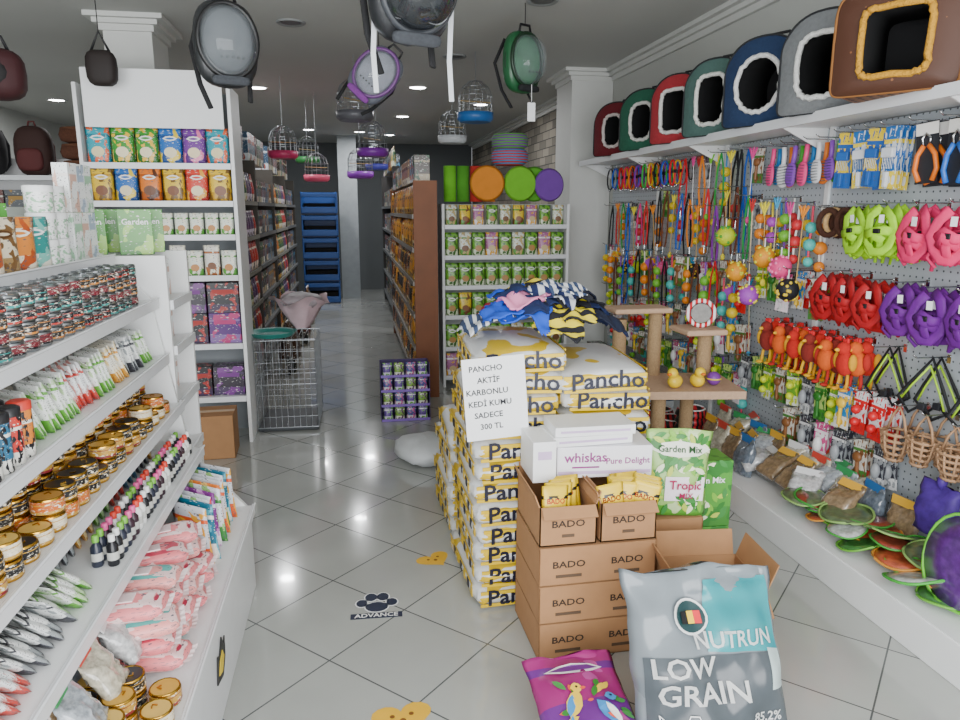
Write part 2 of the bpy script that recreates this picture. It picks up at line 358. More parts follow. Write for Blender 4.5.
for i,y in enumerate(along(1.8,2.85,.026)):
    place(sach[(0,0,1,0,3,4)[(i//6)%6]],(-.79+R.uniform(-.01,.01),y,1.004),LFT+.95+R.uniform(-.12,.12),rx=-.35+R.uniform(-.1,.1),group='sachets on the second shelf')
for i,y in enumerate(along(1.8,2.8,.05)):
    place(sach[(i//3+1)%5],(-.95+R.uniform(-.01,.01),y,1.004),LFT+.2,rx=-.2,group='sachets on the second shelf')
for i,y in enumerate(along(1.0,1.85,.032)):
    place(sach[(4,1,4,0)[(i//7)%4]],(-.70+R.uniform(-.012,.012),y,.625),LFT+1.1+R.uniform(-.25,.25),rx=-.75,group='loose sachets on the lower shelf')
bots=[bottleT(c,k,.017,.1,label='small '+n+' grooming bottle') for c,k,n in (('#1d1d22','#f0f0f0','black'),('#2b3040','#7ac043','dark blue'),('#3a2430','#ee5fa0','plum'),('#f0f0ee','#e0402f','white'))]
for i,y in enumerate(along(1.9,2.85,.038)):
    for k in range(2): place(bots[(i//2+k)%4],(-.655-k*.04,y,.621),R.uniform(0,6),s=.88,group='grooming bottles on the lower shelf')
for i,y in enumerate(along(1.9,2.85,.05)):
    place(sach[(4,3,0,1,2)[(i//3)%5]],(-.80,y,.622),LFT+.5,rx=-.25,group='loose sachets on the lower shelf')
tr=M().box((0,0,.002),(.16,.3,.004),WHITE)
for a in (-1,1): tr.box((a*.08,0,.03),(.003,.3,.06),WHITE); tr.box((0,a*.15,.02),(.16,.003,.04),WHITE)
for y in (1.2,1.55): place(T('display_tray','white cardboard tray on shelf','tray',('tray_body',tr)),(-.93,y,.621))
wipes=[]
for j,(c,d,n) in enumerate((('#f08a8e','#f7dedc','pink'),('#f4a19c','#58b6b0','salmon pink'),('#ec8086','#c84058','deep pink'))):
    m=M().sph((0,0,.024),(.06,.098,.025),pack(c,d,'#f9d8d6',3,.4,fine=True,b1=.22,b2=.9,thr=.55),34,12,e1=.75,e2=.38,lump=.07,seed=j+3)
    l=M().box((0,.008,.0495),(.045,.06,.005),mat('#f6e0e0',.4),bev=.002)
    lb=M().sph((.0,-.068,.040),(.034,.014,.004),mat('#a82a48',.4),12,5)
    for s_ in (-1,1):
        vs=[];n8=8
        for i in range(n8): vs+= [(-.04+.08*i/(n8-1),s_*.094,.024),(-.042+.084*i/(n8-1)+.003*math.sin(i*4),s_*.112,.024+.004*math.sin(i*3))]
        lb.add(vs,[(2*i,2*i+2,2*i+3,2*i+1) for i in range(n8-1)],mat('#f9e6e6',.4),False)
    wipes.append(T('wet_wipes_pack',n+' soft pack of pet wet wipes','wipes',('pack_body',m),('lid',l),('printed_label',lb)))
for i in range(16):
    k=i%4; q=i//4
    place(wipes[(i+q)%3],(-.575+R.uniform(-.016,.016)-.012*q,1.84+k*.142,.363+q*.05),LFT+R.uniform(-.22,.22)+.12,rx=R.uniform(-.05,.05),ry=R.uniform(-.09,.09),group='pink wipes packs on the base shelf')
upr=[pouchT(a,b,c,.17,.21,.03,text=t,tc=mat(d,.5),ts=.03,label='upright '+n+' litter or treat bag',name='treat_bag',cat='bag') for a,b,c,d,t,n in (('#1f6d86','#e9e7df','#5bb3c4','#f4f4f0','x','teal'),('#d8dbe0','#e95f2e','#f4b13c','#222222','x','white and orange'),('#7f2c83','#f0e9f2','#d08ad0','#ffffff','x','purple'),('#e9ecef','#3d8a3f','#9fd07a','#1d4f22','x','white and green'),('#f07f2e','#20a0a0','#f8c86a','#ffffff','x','orange'),('#e6eaf0','#2b5fae','#e23b3b','#1c2f66','x','white and blue'))]
for i,y in enumerate(along(2.43,2.87,.035)):
    place(upr[(1,0,3,5,2,3,4,1,5,3,0,1)[i%12]],(-.56+R.uniform(-.01,.01),y,.362),LFT+.95+R.uniform(-.05,.05),rx=-.1,group='upright bags at the end of the base shelf')
for i,y in enumerate(along(1.48,1.76,.08)):
    for k in range(3):
        for q in range(1+(k>0)): place(gold[(0,3,2)[(i+k)%3]],(-.49-k*.08,y,.361+q*.044),R.uniform(0,6),s=1.03,group='gold cans on the base shelf')
clearT=[]
for j,c in enumerate(('#a8aeb4','#8a7458','#c9bca8','#6a7480','#dfe5e8')):
    m=M(); m.pouch(.15,.17,.07,mat(c,.1,var=.85,ns=60,coat=1),nx=12,nz=12,lump=.012,seed=j,wr=.004,ed=.03)
    clearT.append(T('clear_bag','crinkled clear bag filled with small '+('grey','brown','beige','dark','white')[j]+' pieces','bag',('bag_body',m),('header_card',M().box((0,-.006,.165),(.12,.004,.035),mat(('#3a9a5a','#e8b23a','#d84c3f','#2d6fb0','#e6e6e6')[j],.5)))))
for i in range(5):
    place(clearT[i%5],(-.58-.1*(i%2),1.50+.07*i,.44),LFT+R.uniform(-.4,.4),rx=-.6,s=.75,group='crinkled bags on the base shelf')
for i in range(9):
    place(clearT[(i+2)%5],(-.90+R.uniform(-.02,.02),1.3+.15*i,.362),LFT+R.uniform(-.2,.2),rx=-.15,s=.95,group='crinkled bags on the base shelf')
dpk=[pouchT(a,b,c,.14,.15,.035,text=t,tc=mat(d,.5),ts=.026,label=n+' stand-up treat pouch',name='treat_pouch') for a,b,c,d,t,n in (('#e08a3c','#f3e6cf','#b8562a','#fff8e8','x','orange'),('#2f8f8a','#efe9d8','#7cc4b8','#ffffff','x','teal'),('#e8dcc0','#a98a5a','#7a5a36','#5a3a1c','x','cream'),('#c9503c','#f1e4d2','#8a2a20','#ffffff','x','red'))]
for i,y in enumerate(along(1.6,2.42,.1)):
    place(dpk[(1,0,2,1,0,2,0,1)[i%8]],(-.93,y,1.381),LFT+R.uniform(-.1,.1)-.35,group='stand-up pouches on the top shelf')
grn=cartonT('#4f9a3a','#3f8a32','#9ccc58',.16,.1,.23,'Garden',WTX,.042,'green bird food carton with leaf print','bird_food_carton')
for y in (2.12,2.34): place(grn,(-1.045,y,1.381),LFT-.75,s=.82,group='green bird food cartons')
tub=T('cream_tub','white round tub with printed label','tub',('tub_body',M().lathe([(.038,0),(.04,.01),(.04,.06)],pack('#f0f1ef','#f0f1ef','#9ac3a2',5),16)),('lid',M().lathe([(.042,.06),(.042,.078),(.038,.08)],WHITE,16)))
for i in range(2):
    for q in range(3): place(tub,(-.93,2.44+i*.09,1.381+q*.081),R.uniform(0,3),group='white tubs stacked on the top shelf')
wbx=[cartonT('#eef0ef',a,b,.065,.05,.16,None,mat(c,.5),.014,'tall white cream carton with '+n+' print','cream_carton') for a,b,c,n in (('#dfe6e0','#9fc8a8','#2a6a3a','green'),('#e8e4e0','#d9b0a0','#8a3a2a','peach'),('#e2e6ec','#a8b8cc','#2a4a7a','blue'))]
for i,y in enumerate(along(2.62,2.89,.068)):
    for q in range(2):
        place(wbx[(i+q)%3],(-.90,y,1.381+q*.161),LFT-.1,group='white cream cartons stacked on the top shelf')
rack(-.70,3.12,LFT,.34,.42,1.38,[.3,.56,.8,1.02,1.2],'narrow white end-cap shelf with small cartons')
for z in (.56,.8,1.02,1.2): row(-.70,3.12,LFT,.32,z,.06,wbx+[canis[0],canis[3]],.07,'small items on the end-cap shelf',s=.95 if z==1.2 else .9,jit=.05)
for i in range(4): place(grn,(-.82-.17*(i%2),3.02+.17*(i//2),1.3801),R.uniform(-.1,.1)+.2,s=.75,group='green bird food cartons')
# =================================================================== LEFT MID RACK (facing the door)
rack(-1.16,4.9,0,.86,.36,2.3,[.32,.68,1.13,1.39,1.6,1.83],'white snack rack with rows of coloured pet treat pouches',back=mat('#8b9094',.7))
place(T('sign_board','blank white header board above the snack rack','board',('board_face',M().box((0,0,.15),(.8,.015,.34),PAPER,bev=.003))),(-1.15,4.875,2.06))
snk=[pouchT(a,b,c,.145,.22,.05,text='x',label=n+' cat treat pouch on the snack rack',win=w) for a,b,c,n,w in (('#2aa6b8','#1f7f96','#e8663a','turquoise','#e8d8a8'),('#3f9a3c','#2a6f2c','#f0c23a','green','#f4e7c0'),('#7a3f9a','#5a2a7a','#f07fae','purple','#eed9b0'),('#e0483a','#a82a22','#f0b040','red','#f2e2b8'),('#2b6fc0','#1c4a8a','#f0d23a','blue','#e8ddb8'),('#e8c43a','#c89a20','#7a5a20','yellow','#7c4a28'),('#e87f2c','#b85a18','#59301a','orange','#6b3d1c'))]
def rowf(cx,cy,w,z,temps,pitch,group,s=1,order=None):
    n=int(w/pitch+1e-6)
    for i in range(n):
        place(temps[order[i%len(order)] if order else i%len(temps)],(cx-w/2+pitch*(i+.5),cy,z+.001),R.uniform(-.08,.08),s=s,group=group)
rowf(-1.16,4.95,.84,1.83,snk,.14,'treat pouches on the rack',order=[0,1,1,4,2,0])
rowf(-1.16,4.95,.84,1.60,snk,.14,'treat pouches on the rack',s=.97,order=[5,4,6,5,3,5])
smp=[pouchT('#e6ecdf','#5da344','#f3f0dc',.09,.14,.03,label='small green and white treat sachet',win='#c88a4a',name='treat_sachet'),pouchT('#e9e4da','#b06a3a','#f3f0dc',.09,.17,.03,label='small beige treat sachet',win='#7a4a2a',name='treat_sachet')]
rowf(-1.16,4.97,.84,1.39,[smp[0]],.093,'small sachets on the rack'); rowf(-1.16,4.97,.84,1.13,[smp[1],smp[0]],.105,'small sachets on the rack',s=1.15)
bxs=[cartonT(a,b,c,.2,.14,.2,None,WTX,.03,n+' multipack cat food box','food_box') for a,b,c,n in (('#5a2a7a','#8a6aa8','#c03a7a','purple'),('#1c1c22','#3d2a4a','#b0352f','black'),('#2a2030','#4a3a5a','#7a3a8a','dark purple'))]
for q in range(2): rowf(-1.16,4.955,.84,.68+q*.202,[bxs[(1+q)%3],bxs[q%3]],.21,'multipack boxes on the rack')
rowf(-1.16,4.955,.84,.32,[bxs[1],bxs[2]],.21,'multipack boxes on the rack')
def cbox(w,d,h,name='cardboard_box',label='brown cardboard box',text=None,ntx=1,open_=False,fl=None):
    t=.004; b=M()
    for sx in (-1,1): b.box((sx*(w/2-t/2),0,h/2),(t,d,h),CARD); b.box((0,sx*(d/2-t/2),h/2),(w,t,h),CARD)
    b.box((0,0,t/2),(w,d,t),CARD2)
    ps=[('box_body',b)]
    if open_:
        fw=fl or .1
        for sx,a in ((-1,.35),(1,.35)):
            ps.append(('flap',M().box((0,0,fw/2),(t,d*.96,fw),CARD,X=TR(sx*w/2,0,h,0,sx*a,0))))
        for sy,a in ((-1,2.3),(1,.3)):
            ps.append(('flap',M().box((0,0,fw/2),(w*.94,t,fw),CARD,X=TR(0,sy*d/2,h,-sy*a,0,0))))
    else:
        b2=M().box((0,-d/4,h),(w,d/2-.002,t),CARD); b2.box((0,d/4,h),(w,d/2-.002,t),CARD); ps.append(('flap',b2))
        ps.append(('packing_tape',M().box((0,0,h+.003),(w*.99,.05,.001),mat('#c9a877',.3))))
    if text:
        l=M()
        for i in range(ntx): l.text(text,.034,mat('#2e241c',.7),(-w/4+i*w/2) if ntx>1 else 0,-d/2-.001,h*.55,sx=1.25); l.box(((-w/4+i*w/2) if ntx>1 else 0,-d/2-.001,h*.25),(w*.22,.001,h*.08),mat('#5a4634',.8))
        ps.append(('printed_label',l))
    return T(name,label,'box',*ps)
place(cbox(.3,.26,.28,label='closed brown cardboard box beside the snack rack'),(-.93,4.70,0),.05)
# =================================================================== FAR LEFT
rack(-2.65,6.1,0,1.7,.4,1.95,[.4,.8,1.2,1.5,1.8],'white open rack with bags and boxes by the side wall')
def backpackT(c,c2,n):
    b=M().sph((0,0,.2),(.14,.09,.2),mat(c,.8),16,10,e1=.7,e2=.6)
    p=M().sph((0,-.085,.13),(.1,.035,.09),mat(c2,.8),14,8,e1=.6,e2=.6)
    st=M(); 
    for s in(-1,1): st.tube([(s*.07,.08,.36),(s*.09,.13,.25),(s*.09,.12,.1),(s*.07,.08,.05)],.014,mat(c2,.9),6)
    st.tube([(-.03,0,.39),(-.02,0,.43),(.02,0,.43),(.03,0,.39)],.008,mat(c2,.9),6)
    return T('backpack',n+' fabric pet backpack','bag',('bag_body',b),('front_pocket',p),('shoulder_strap',st))
bp=[backpackT('#1d1c1f','#2a292d','black'),backpackT('#3a2420','#5a2a2a','maroon and brown')]
for i,x in enumerate((-3.36,-3.03,-2.70,-2.37)): place(bp[i%2],(x,6.25,1.801),R.uniform(-.2,.2),s=.95,group='backpacks on the rack')
wick=T('wicker_basket','brown woven wicker pet basket','basket',('basket_body',M().sph((0,0,.06),(.17,.13,.06),mat('#5a3626',.9,var=.5,ns=80),18,6,e1=.5,e2=.4)),('rim',M().tube([(.165*math.cos(a),.125*math.sin(a),.11) for a in [2*pi*i/18 for i in range(18)]],.012,mat('#6b4430',.9),6,True)))
for q in range(3): place(wick,(-2.0,6.27,1.802+q*.124),0,group='stacked wicker baskets')
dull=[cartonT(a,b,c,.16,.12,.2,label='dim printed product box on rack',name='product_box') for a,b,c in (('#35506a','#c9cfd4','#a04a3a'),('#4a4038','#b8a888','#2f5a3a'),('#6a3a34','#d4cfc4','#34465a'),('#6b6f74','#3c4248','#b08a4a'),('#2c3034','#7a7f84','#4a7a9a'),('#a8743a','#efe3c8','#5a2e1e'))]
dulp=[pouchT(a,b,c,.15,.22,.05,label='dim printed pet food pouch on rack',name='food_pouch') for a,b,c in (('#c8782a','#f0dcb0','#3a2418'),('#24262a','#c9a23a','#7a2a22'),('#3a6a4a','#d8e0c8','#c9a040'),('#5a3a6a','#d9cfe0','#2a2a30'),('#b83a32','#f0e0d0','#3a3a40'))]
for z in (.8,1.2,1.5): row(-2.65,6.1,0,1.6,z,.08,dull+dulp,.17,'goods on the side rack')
bagm=T('pet_carrier_bag','dark red and black pet carrier bag hanging from ceiling','bag',('bag_body',M().sph((0,0,-.2),(.17,.11,.13),mat('#3a1418',.7),18,10,e1=.6,e2=.5)),('mesh_window',M().sph((0,-.09,-.2),(.11,.03,.08),mat('#141214',.7,var=.4,ns=60),14,8)),('handle',M().tube([(-.1,0,-.09),(-.07,0,-.01),(.07,0,-.01),(.1,0,-.09)],.01,BLACK,6)),('hanging_cord',M().cyl((0,0,-.01),(0,0,H-2.45),.003,BLACK,n=5)))
place(bagm,(-1.84,4.4,2.45),.3)
place(T('pet_carrier_bag','small dark brown carrier bag hanging above the snack rack','bag',('bag_body',M().sph((0,0,-.17),(.085,.05,.1),mat('#221a18',.7),14,8,e1=.6,e2=.6)),('handle',M().tube([(-.05,0,-.08),(0,0,.03),(.05,0,-.08)],.008,BLACK,6)),('hanging_cord',M().cyl((0,0,.03),(0,0,H-2.52),.003,BLACK,n=5))),(-1.38,4.72,2.52))
# =================================================================== LEFT CORRIDOR RACKS
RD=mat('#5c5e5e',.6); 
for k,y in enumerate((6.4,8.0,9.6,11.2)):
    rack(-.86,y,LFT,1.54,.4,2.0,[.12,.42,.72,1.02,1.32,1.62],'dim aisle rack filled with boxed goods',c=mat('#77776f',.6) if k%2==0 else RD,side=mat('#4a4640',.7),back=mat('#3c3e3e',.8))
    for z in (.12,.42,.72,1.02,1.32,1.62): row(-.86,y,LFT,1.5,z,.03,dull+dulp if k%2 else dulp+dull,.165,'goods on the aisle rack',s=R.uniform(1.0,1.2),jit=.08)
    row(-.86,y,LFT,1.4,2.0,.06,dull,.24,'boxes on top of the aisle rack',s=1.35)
bl=mat('#17498f',.4); bb=mat('#0f2c60',.4)
binT=M().box((0,.2,.02),(.58,.4,.04),bb,bev=.008); binT2=M()
for sx in(-1,1): binT2.box((sx*.28,.2,.19),(.03,.42,.34),bl,bev=.008)
binT2.box((0,.39,.19),(.56,.03,.34),bl); binT2.box((0,.0,.31),(.58,.03,.07),bl,bev=.008); binT2.box((0,.0,.07),(.58,.03,.1),bl,bev=.008)
bt=T('storage_bin','dark blue plastic stacking storage bin','bin',('bin_floor',binT),('bin_wall',binT2),('contents',M().box((0,.2,.12),(.5,.34,.12),DARK)))
for q in range(5): place(bt,(-.5,12.4,.0+q*.37),0,group='stack of blue bins')
for i,(x,y,c) in enumerate(((-.62,7.1,'#4a3426'),(-.66,7.6,'#2e2c2a'),(-.6,8.6,'#5a2a24'),(-.64,9.4,'#33373c'),(-.62,10.2,'#6a4a2e'))):
    m=M(); m.pouch(.34,.52,.2,pack(c,'#8a8478','#20201e',3),lump=.012,seed=i)
    place(T('pet_food_sack','large dark pet food sack standing in the aisle','bag',('sack_body',m),('top_seam',M().box((0,0,.515),(.33,.012,.012),WTX))),(x,y,.001),LFT+R.uniform(-.2,.3),group='sacks standing in the aisle')
# wire crate
wr=M(); cw,cd,ch=.42,.5,.66
for i in range(11):
    x=-cw/2+cw*i/10; wr.cyl((x,-cd/2,.03),(x,-cd/2,ch),.0024,METAL,n=4); wr.cyl((x,cd/2,.03),(x,cd/2,ch),.0024,METAL,n=4); wr.cyl((x,-cd/2,ch),(x,cd/2,ch),.0024,METAL,n=4)
    y=-cd/2+cd*i/10
    for s in(-1,1): wr.cyl((s*cw/2,y,.03),(s*cw/2,y,ch),.0024,METAL,n=4)
for j in range(9):
    z=.03+(ch-.03)*j/8; r=.004 if j in(0,8,4) else .0024
    wr.tube([(-cw/2,-cd/2,z),(cw/2,-cd/2,z),(cw/2,cd/2,z),(-cw/2,cd/2,z)],r,METAL,4,True)
place(T('wire_crate','empty silver wire dog crate standing on the floor','crate',('wire_panel',wr),('base_tray',M().box((0,0,.02),(cw,cd,.03),mat('#3c4044',.5),bev=.006))),(-.48,5.35,0),-.02)
tray=T('plastic_tray','teal plastic tray lying on the wire crate','tray',('tray_body',M().lathe([(.14,0),(.17,.03),(.175,.035),(.16,.03),(.13,.008)],mat('#2f8a80',.35),22)))
place(tray,(-.58,5.28,ch+.006))
cn=M(); 
vs=[];fs=[];n=24
for j,(r,z) in enumerate(((.05,0),(.09,.06),(.13,.14),(.18,.21),(.21,.22))):
    for i in range(n):
        a=2*pi*i/n; rr=r*(1+.12*math.sin(a*5+j)+.06*math.sin(a*9)); vs.append((rr*math.cos(a),rr*math.sin(a),z+.03*math.sin(a*4)*(j>2)))
for j in range(4):
    for i in range(n): fs.append((j*n+i,j*n+(i+1)%n,(j+1)*n+(i+1)%n,(j+1)*n+i))
cn.add(vs,fs,mat('#c9aeb4',.35,var=.3,ns=8),True)
place(T('wrapped_goods','pale pink draped plastic wrapping around goods on the crate','wrapping',('film_wrap',cn),('contents',M().sph((0,0,.20),(.16,.16,.06),mat('#9a9094',.5,var=.4,ns=30),16,8,lump=.2))),(-.38,5.40,ch+.042))
# =================================================================== CENTRE BACK RACKS
WOOD=mat('#7c4a2c',.6,ns=6,var=.2); WOODD=mat('#3a2a20',.7); SHG=mat('#8b8781',.5)
og=pouchT('#e09a2e','#f0b840','#6a3a18',.15,.22,.05,label='orange pet food pouch')
rack(.50,7.55,RGT,3.3,.19,1.78,[.16,.43,.70,.97,1.24,1.51],'brown wooden aisle rack with rows of pet food pouches',c=SHG,side=WOOD,back=WOODD)
for z in (.16,.43,.70,.97,1.24,1.51): row(.50,7.55,RGT,3.25,z,.03,[dulp[1],dulp[0],dulp[1],og] if z<1.2 else [dulp[0],og,og,og],.13,'pouches on the wooden rack',s=1.08,jit=.3)
row(.50,7.55,RGT,3.0,1.78,.03,dull,.2,'boxes on top of the wooden rack',s=1.05)
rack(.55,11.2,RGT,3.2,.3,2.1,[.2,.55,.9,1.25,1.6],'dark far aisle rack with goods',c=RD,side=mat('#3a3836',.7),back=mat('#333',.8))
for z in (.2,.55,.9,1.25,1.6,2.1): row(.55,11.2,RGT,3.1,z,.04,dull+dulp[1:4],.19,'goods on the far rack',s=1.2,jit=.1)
rack(1.33,6.2,0,1.08,.3,1.6,[.1,.36,.64,.90,1.16,1.42],'white rack with rows of green and white treat packs',back=mat('#c4c8c6',.6))
gp=[pouchT('#6fae32','#dfe8cc','#3f6a24',.12,.2,.04,text='x',label='lime green and white bird treat bag',win='#b8894a'),pouchT('#dfe4d8','#5a9a3a','#c9b27a',.12,.2,.04,label='white and green bird treat bag',win='#7a5230'),pouchT('#b06a9a','#f0e8ee','#e8b23a',.12,.2,.04,label='pink bird treat bag',win='#d8c08a'),pouchT('#e8c83a','#5a9a3a','#7a4a28',.12,.2,.04,label='yellow and green bird treat bag',win='#8a5a34')]
for z,o in ((.1,[2,0]),(.36,[0,0,1]),(.64,[0,3,0,0]),(.90,[0,0,0,0]),(1.16,[0,1,0,2]),(1.42,[1,3,2,0])):
    rowf(1.33,6.24,1.07,z,gp,.118,'treat bags on the white rack',order=o,s=.86 if z>1.4 else 1.0)
def rollT(c,n):
    m=M().lathe([(.02,0),(.055,0),(.055,.3),(.02,.3)],mat(c,.9,var=.2),18)
    return T('rolled_mat',n+' rolled pet mat standing on the rack','mat',('mat_roll',m))
for i,(c,n) in enumerate((('#6fbf2c','lime green'),('#4f9a2a','green'),('#c8352c','red'),('#e2842c','orange'))): place(rollT(c,n),(.86+i*.115,6.36,1.621),group='rolled mats')
def discmat(c,c2,n):
    m=M(); m.lathe([(.15,-.02),(.17,0),(.15,.02)],mat(c,.9),24,X=TR(0,0,.17,pi/2)); l=M().lathe([(.09,-.03),(.1,0),(.09,.0)],mat(c2,.9),20,X=TR(0,-.015,.17,pi/2))
    return T('round_pet_bed',n+' round pet cushion standing on edge','cushion',('cushion',m),('center_pad',l))
place(discmat('#76c22e','#3f8a22','lime green'),(1.47,6.3,1.621),.1,s=.9); place(discmat('#e08a2c','#f0b040','orange'),(1.17,6.26,1.621),-.1,s=.9); place(discmat('#7a48a8','#9a6ac8','purple'),(1.74,6.33,1.621),.2,s=.85); place(discmat('#5aa82e','#76c22e','green'),(1.62,6.4,1.621),.0,s=.9)
place(T('round_pet_bed','striped red and blue round pet bed stacked on cushions','cushion',('cushion',M().lathe([(.12,0),(.16,.03),(.16,.1),(.14,.13)],stripes('#c83a34','#3a8ac0',14,'Z'),20))),(1.40,6.42,1.935)); place(T('round_pet_bed','striped purple and green round pet bed stacked on cushions','cushion',('cushion',M().lathe([(.12,0),(.16,.03),(.16,.1),(.14,.13)],stripes('#7a3a9a','#5aa83a',14,'Z'),20))),(1.40,6.42,2.067))
dc=[pouchT(a,b,c,.08,.105,.03,label='small wet food pouch in floor display',name='food_sachet') for a,b,c in (('#5a3a8a','#e6e0ee','#6ab03a'),('#7aa83a','#f0efe0','#5a2a5a'),('#3a4a8a','#e6e6ea','#c04a8a'))]
trt=T('display_tray','open cardboard display tray of wet food pouches','tray',('tray_body',M().box((0,.06,.004),(.36,.2,.008),mat('#4a3a6a',.6)).box((0,-.04,.012),(.36,.004,.018),mat('#8a6ac0',.6)).box((0,.16,.05),(.36,.004,.1),mat('#4a3a6a',.6)).box((-.18,.06,.05),(.004,.2,.1),mat('#4a3a6a',.6)).box((.18,.06,.05),(.004,.2,.1),mat('#4a3a6a',.6))))
for q in range(4):
    place(trt,(.36,5.25,q*.112),group='stacked display trays')
    for i in range(4): place(dc[(i+q)%3],(.23+i*.087,5.245,q*.112+.009),R.uniform(-.05,.05),s=.95,group='wet food pouches in display trays')
fb=M().sph((0,0,.07),(.18,.22,.075),mat('#d3d6d8',.5,var=.15,ns=9),18,10,e1=.8,e2=.7,lump=.12,seed=3)
place(T('plastic_bag','crumpled white sack lying on the floor by the stack','bag',('sack_body',fb),('knot',M().sph((0,-.22,.06),(.03,.05,.03),mat('#c0c4c6',.5),10,6,lump=.2))),(.42,4.35,0),.3)
# =================================================================== SACK PILE
NAVY=mat('#15172c',.4); YEL=mat('#dcb91c',.4)
def sack(seed):
    w,d,h=.366,.6,.09
    m=M().sph((0,0,h/2),(w/2,d/2,h/2),pack('#dcdddc','#dcdddc','#dcb91c',R.choice((2,3)),.35,b1=.1,b2=.55,thr=.53,fine=False),36,14,e1=.5,e2=.2,lump=.05,seed=seed)
    l=M().box((0,-d/2-.001,h*.78),(w*.88,.004,.014),YEL); l.box((0,-d/2-.001,h*.2),(w*.88,.004,.012),YEL)
    l.text('Pancho',.092,NAVY,.01,-d/2-.004,h*.5,sx=1.08)
    for s in (-1,1):
        for i in range(7): l.box((s*(w/2+.0005),-d*.38+i*.072,h*.5),(.003,.03,.034),NAVY if i%2 else YEL)
        l.box((s*(w/2),0,h*.84),(.003,d*.8,.008),YEL)
    # sagging corners
    for k in (m,l): k.v=[(x,y,z-.010*abs(2*x/w)**3-.006*abs(2*y/d)**4+.004*math.sin(x*19+seed)) for x,y,z in k.v]
    return T('litter_sack','white and yellow cat litter sack with dark lettering, stacked','sack',('sack_body',m),('printed_label',l))
sk=[sack(i) for i in range(5)]
PZ=.0862
for q in range(12):
    for c in range(2):
        if q==11 and c==1: continue
        place(sk[(q*2+c)%5],(.612+c*.357+R.uniform(-.014,.014),2.86+R.uniform(-.014,.014),.012+q*PZ),R.uniform(-.05,.05)-.02*c,ry=R.uniform(-.035,.035),group='pile of litter sacks')
        if q<6: place(sk[(q+c+1)%5],(.60+c*.366+R.uniform(-.012,.012),3.49+R.uniform(-.012,.012),.012+q*PZ),R.uniform(-.04,.04),group='pile of litter sacks')
sg=M().box((0,0,0),(.235,.002,.31),PAPER); tx=M()
for i,t in enumerate(('PANCHO','AKTİF','KARBONLU','KEDİ KUMU','SADECE','300 TL')): tx.text(t,.03,INK,-.03+.008*(i%2),-.002,.115-i*.044)
place(T('price_sheet','white paper sheet with handwritten price taped to sacks','sign',('paper',sg),('lettering',tx)),(.505,2.525,.87),.0,ry=-.07,rx=-.02)
# clothes heap
def heapz(x,y): return .15*max(0,1-((x/.38)**2+(y/.30)**2))**.8
def garment(c,seed,cx,cy,rot,lay,kind=0,sz=1):
    q=random.Random(seed); N=30; w=.32*sz; vs=[];idx={};fs=[]
    def inside(u,v):
        if kind==1: return abs(u/.3)**3+abs(v/.5)**3<1
        return abs(u/.42)**2.6+abs(v/.44)**2.6<1
    f=[q.uniform(0,6) for _ in range(6)]
    for i in range(N+1):
        for j in range(N+1):
            u=i/N-.5;v=j/N-.5
            if inside(u,v):
                lx,ly=u*w+.02*math.sin(v*9+f[5]),v*w+.02*math.sin(u*8+f[1])
                x=cx+lx*math.cos(rot)-ly*math.sin(rot); y=cy+lx*math.sin(rot)+ly*math.cos(rot)
                z=heapz(x,y)+lay*.003+.016*abs(math.sin(lx*26+f[0]+2.2*math.sin(ly*14+f[1])))+.010*math.sin(ly*38+f[2]+2*math.sin(lx*16+f[3]))+.004*math.sin((x+y)*90+f[4])
                idx[(i,j)]=len(vs); vs.append((x,y,max(z,.004)+.004))
    for i in range(N):
        for j in range(N):
            k=[(i,j),(i+1,j),(i+1,j+1),(i,j+1)]
            if all(a in idx for a in k): fs.append(tuple(idx[a] for a in k))
    return M().add(vs,fs,c,True)
cl=[('#14244f','navy blue',None),('#17181f','black and yellow striped',('#17181f','#e0cc2a',7,'Y')),('#1d50c8','royal blue',None),('#15161c','black',None),('#c9cbd0','white and grey striped',('#d8dadc','#3a4a6a',10,'X')),('#10182f','dark navy',None),('#e088b0','pink',None),('#22242c','charcoal',None),('#8a2230','dark red',None),('#1a2c62','navy and white striped',('#16234f','#c8ccd4',6,'X')),('#e0c828','yellow',None)]
for i in range(28):
    k=(0,2,1,3,4,5,6,2,0,8,1,9,2,3,10,0,4,2,7,1,6,5,2,9,10,0,4,1)[i]; a=i*2.4; r=.24*(1-i/40)
    mt=stripes(*cl[k][2]) if cl[k][2] else mat(cl[k][0],.92)
    m=garment(mt,i,r*1.1*math.cos(a),r*.75*math.sin(a),R.uniform(0,6.2),i,kind=i%2,sz=R.uniform(.5,.75) if i>12 else R.uniform(.7,.9))
    o=place(T('pet_garment','crumpled '+cl[k][1]+' dog garment in a heap','clothing',('cloth',m)),(.77,2.88,12*PZ-.022),group='heap of dog clothes')
    sm=o.modifiers.new('thickness','SOLIDIFY'); sm.thickness=.006
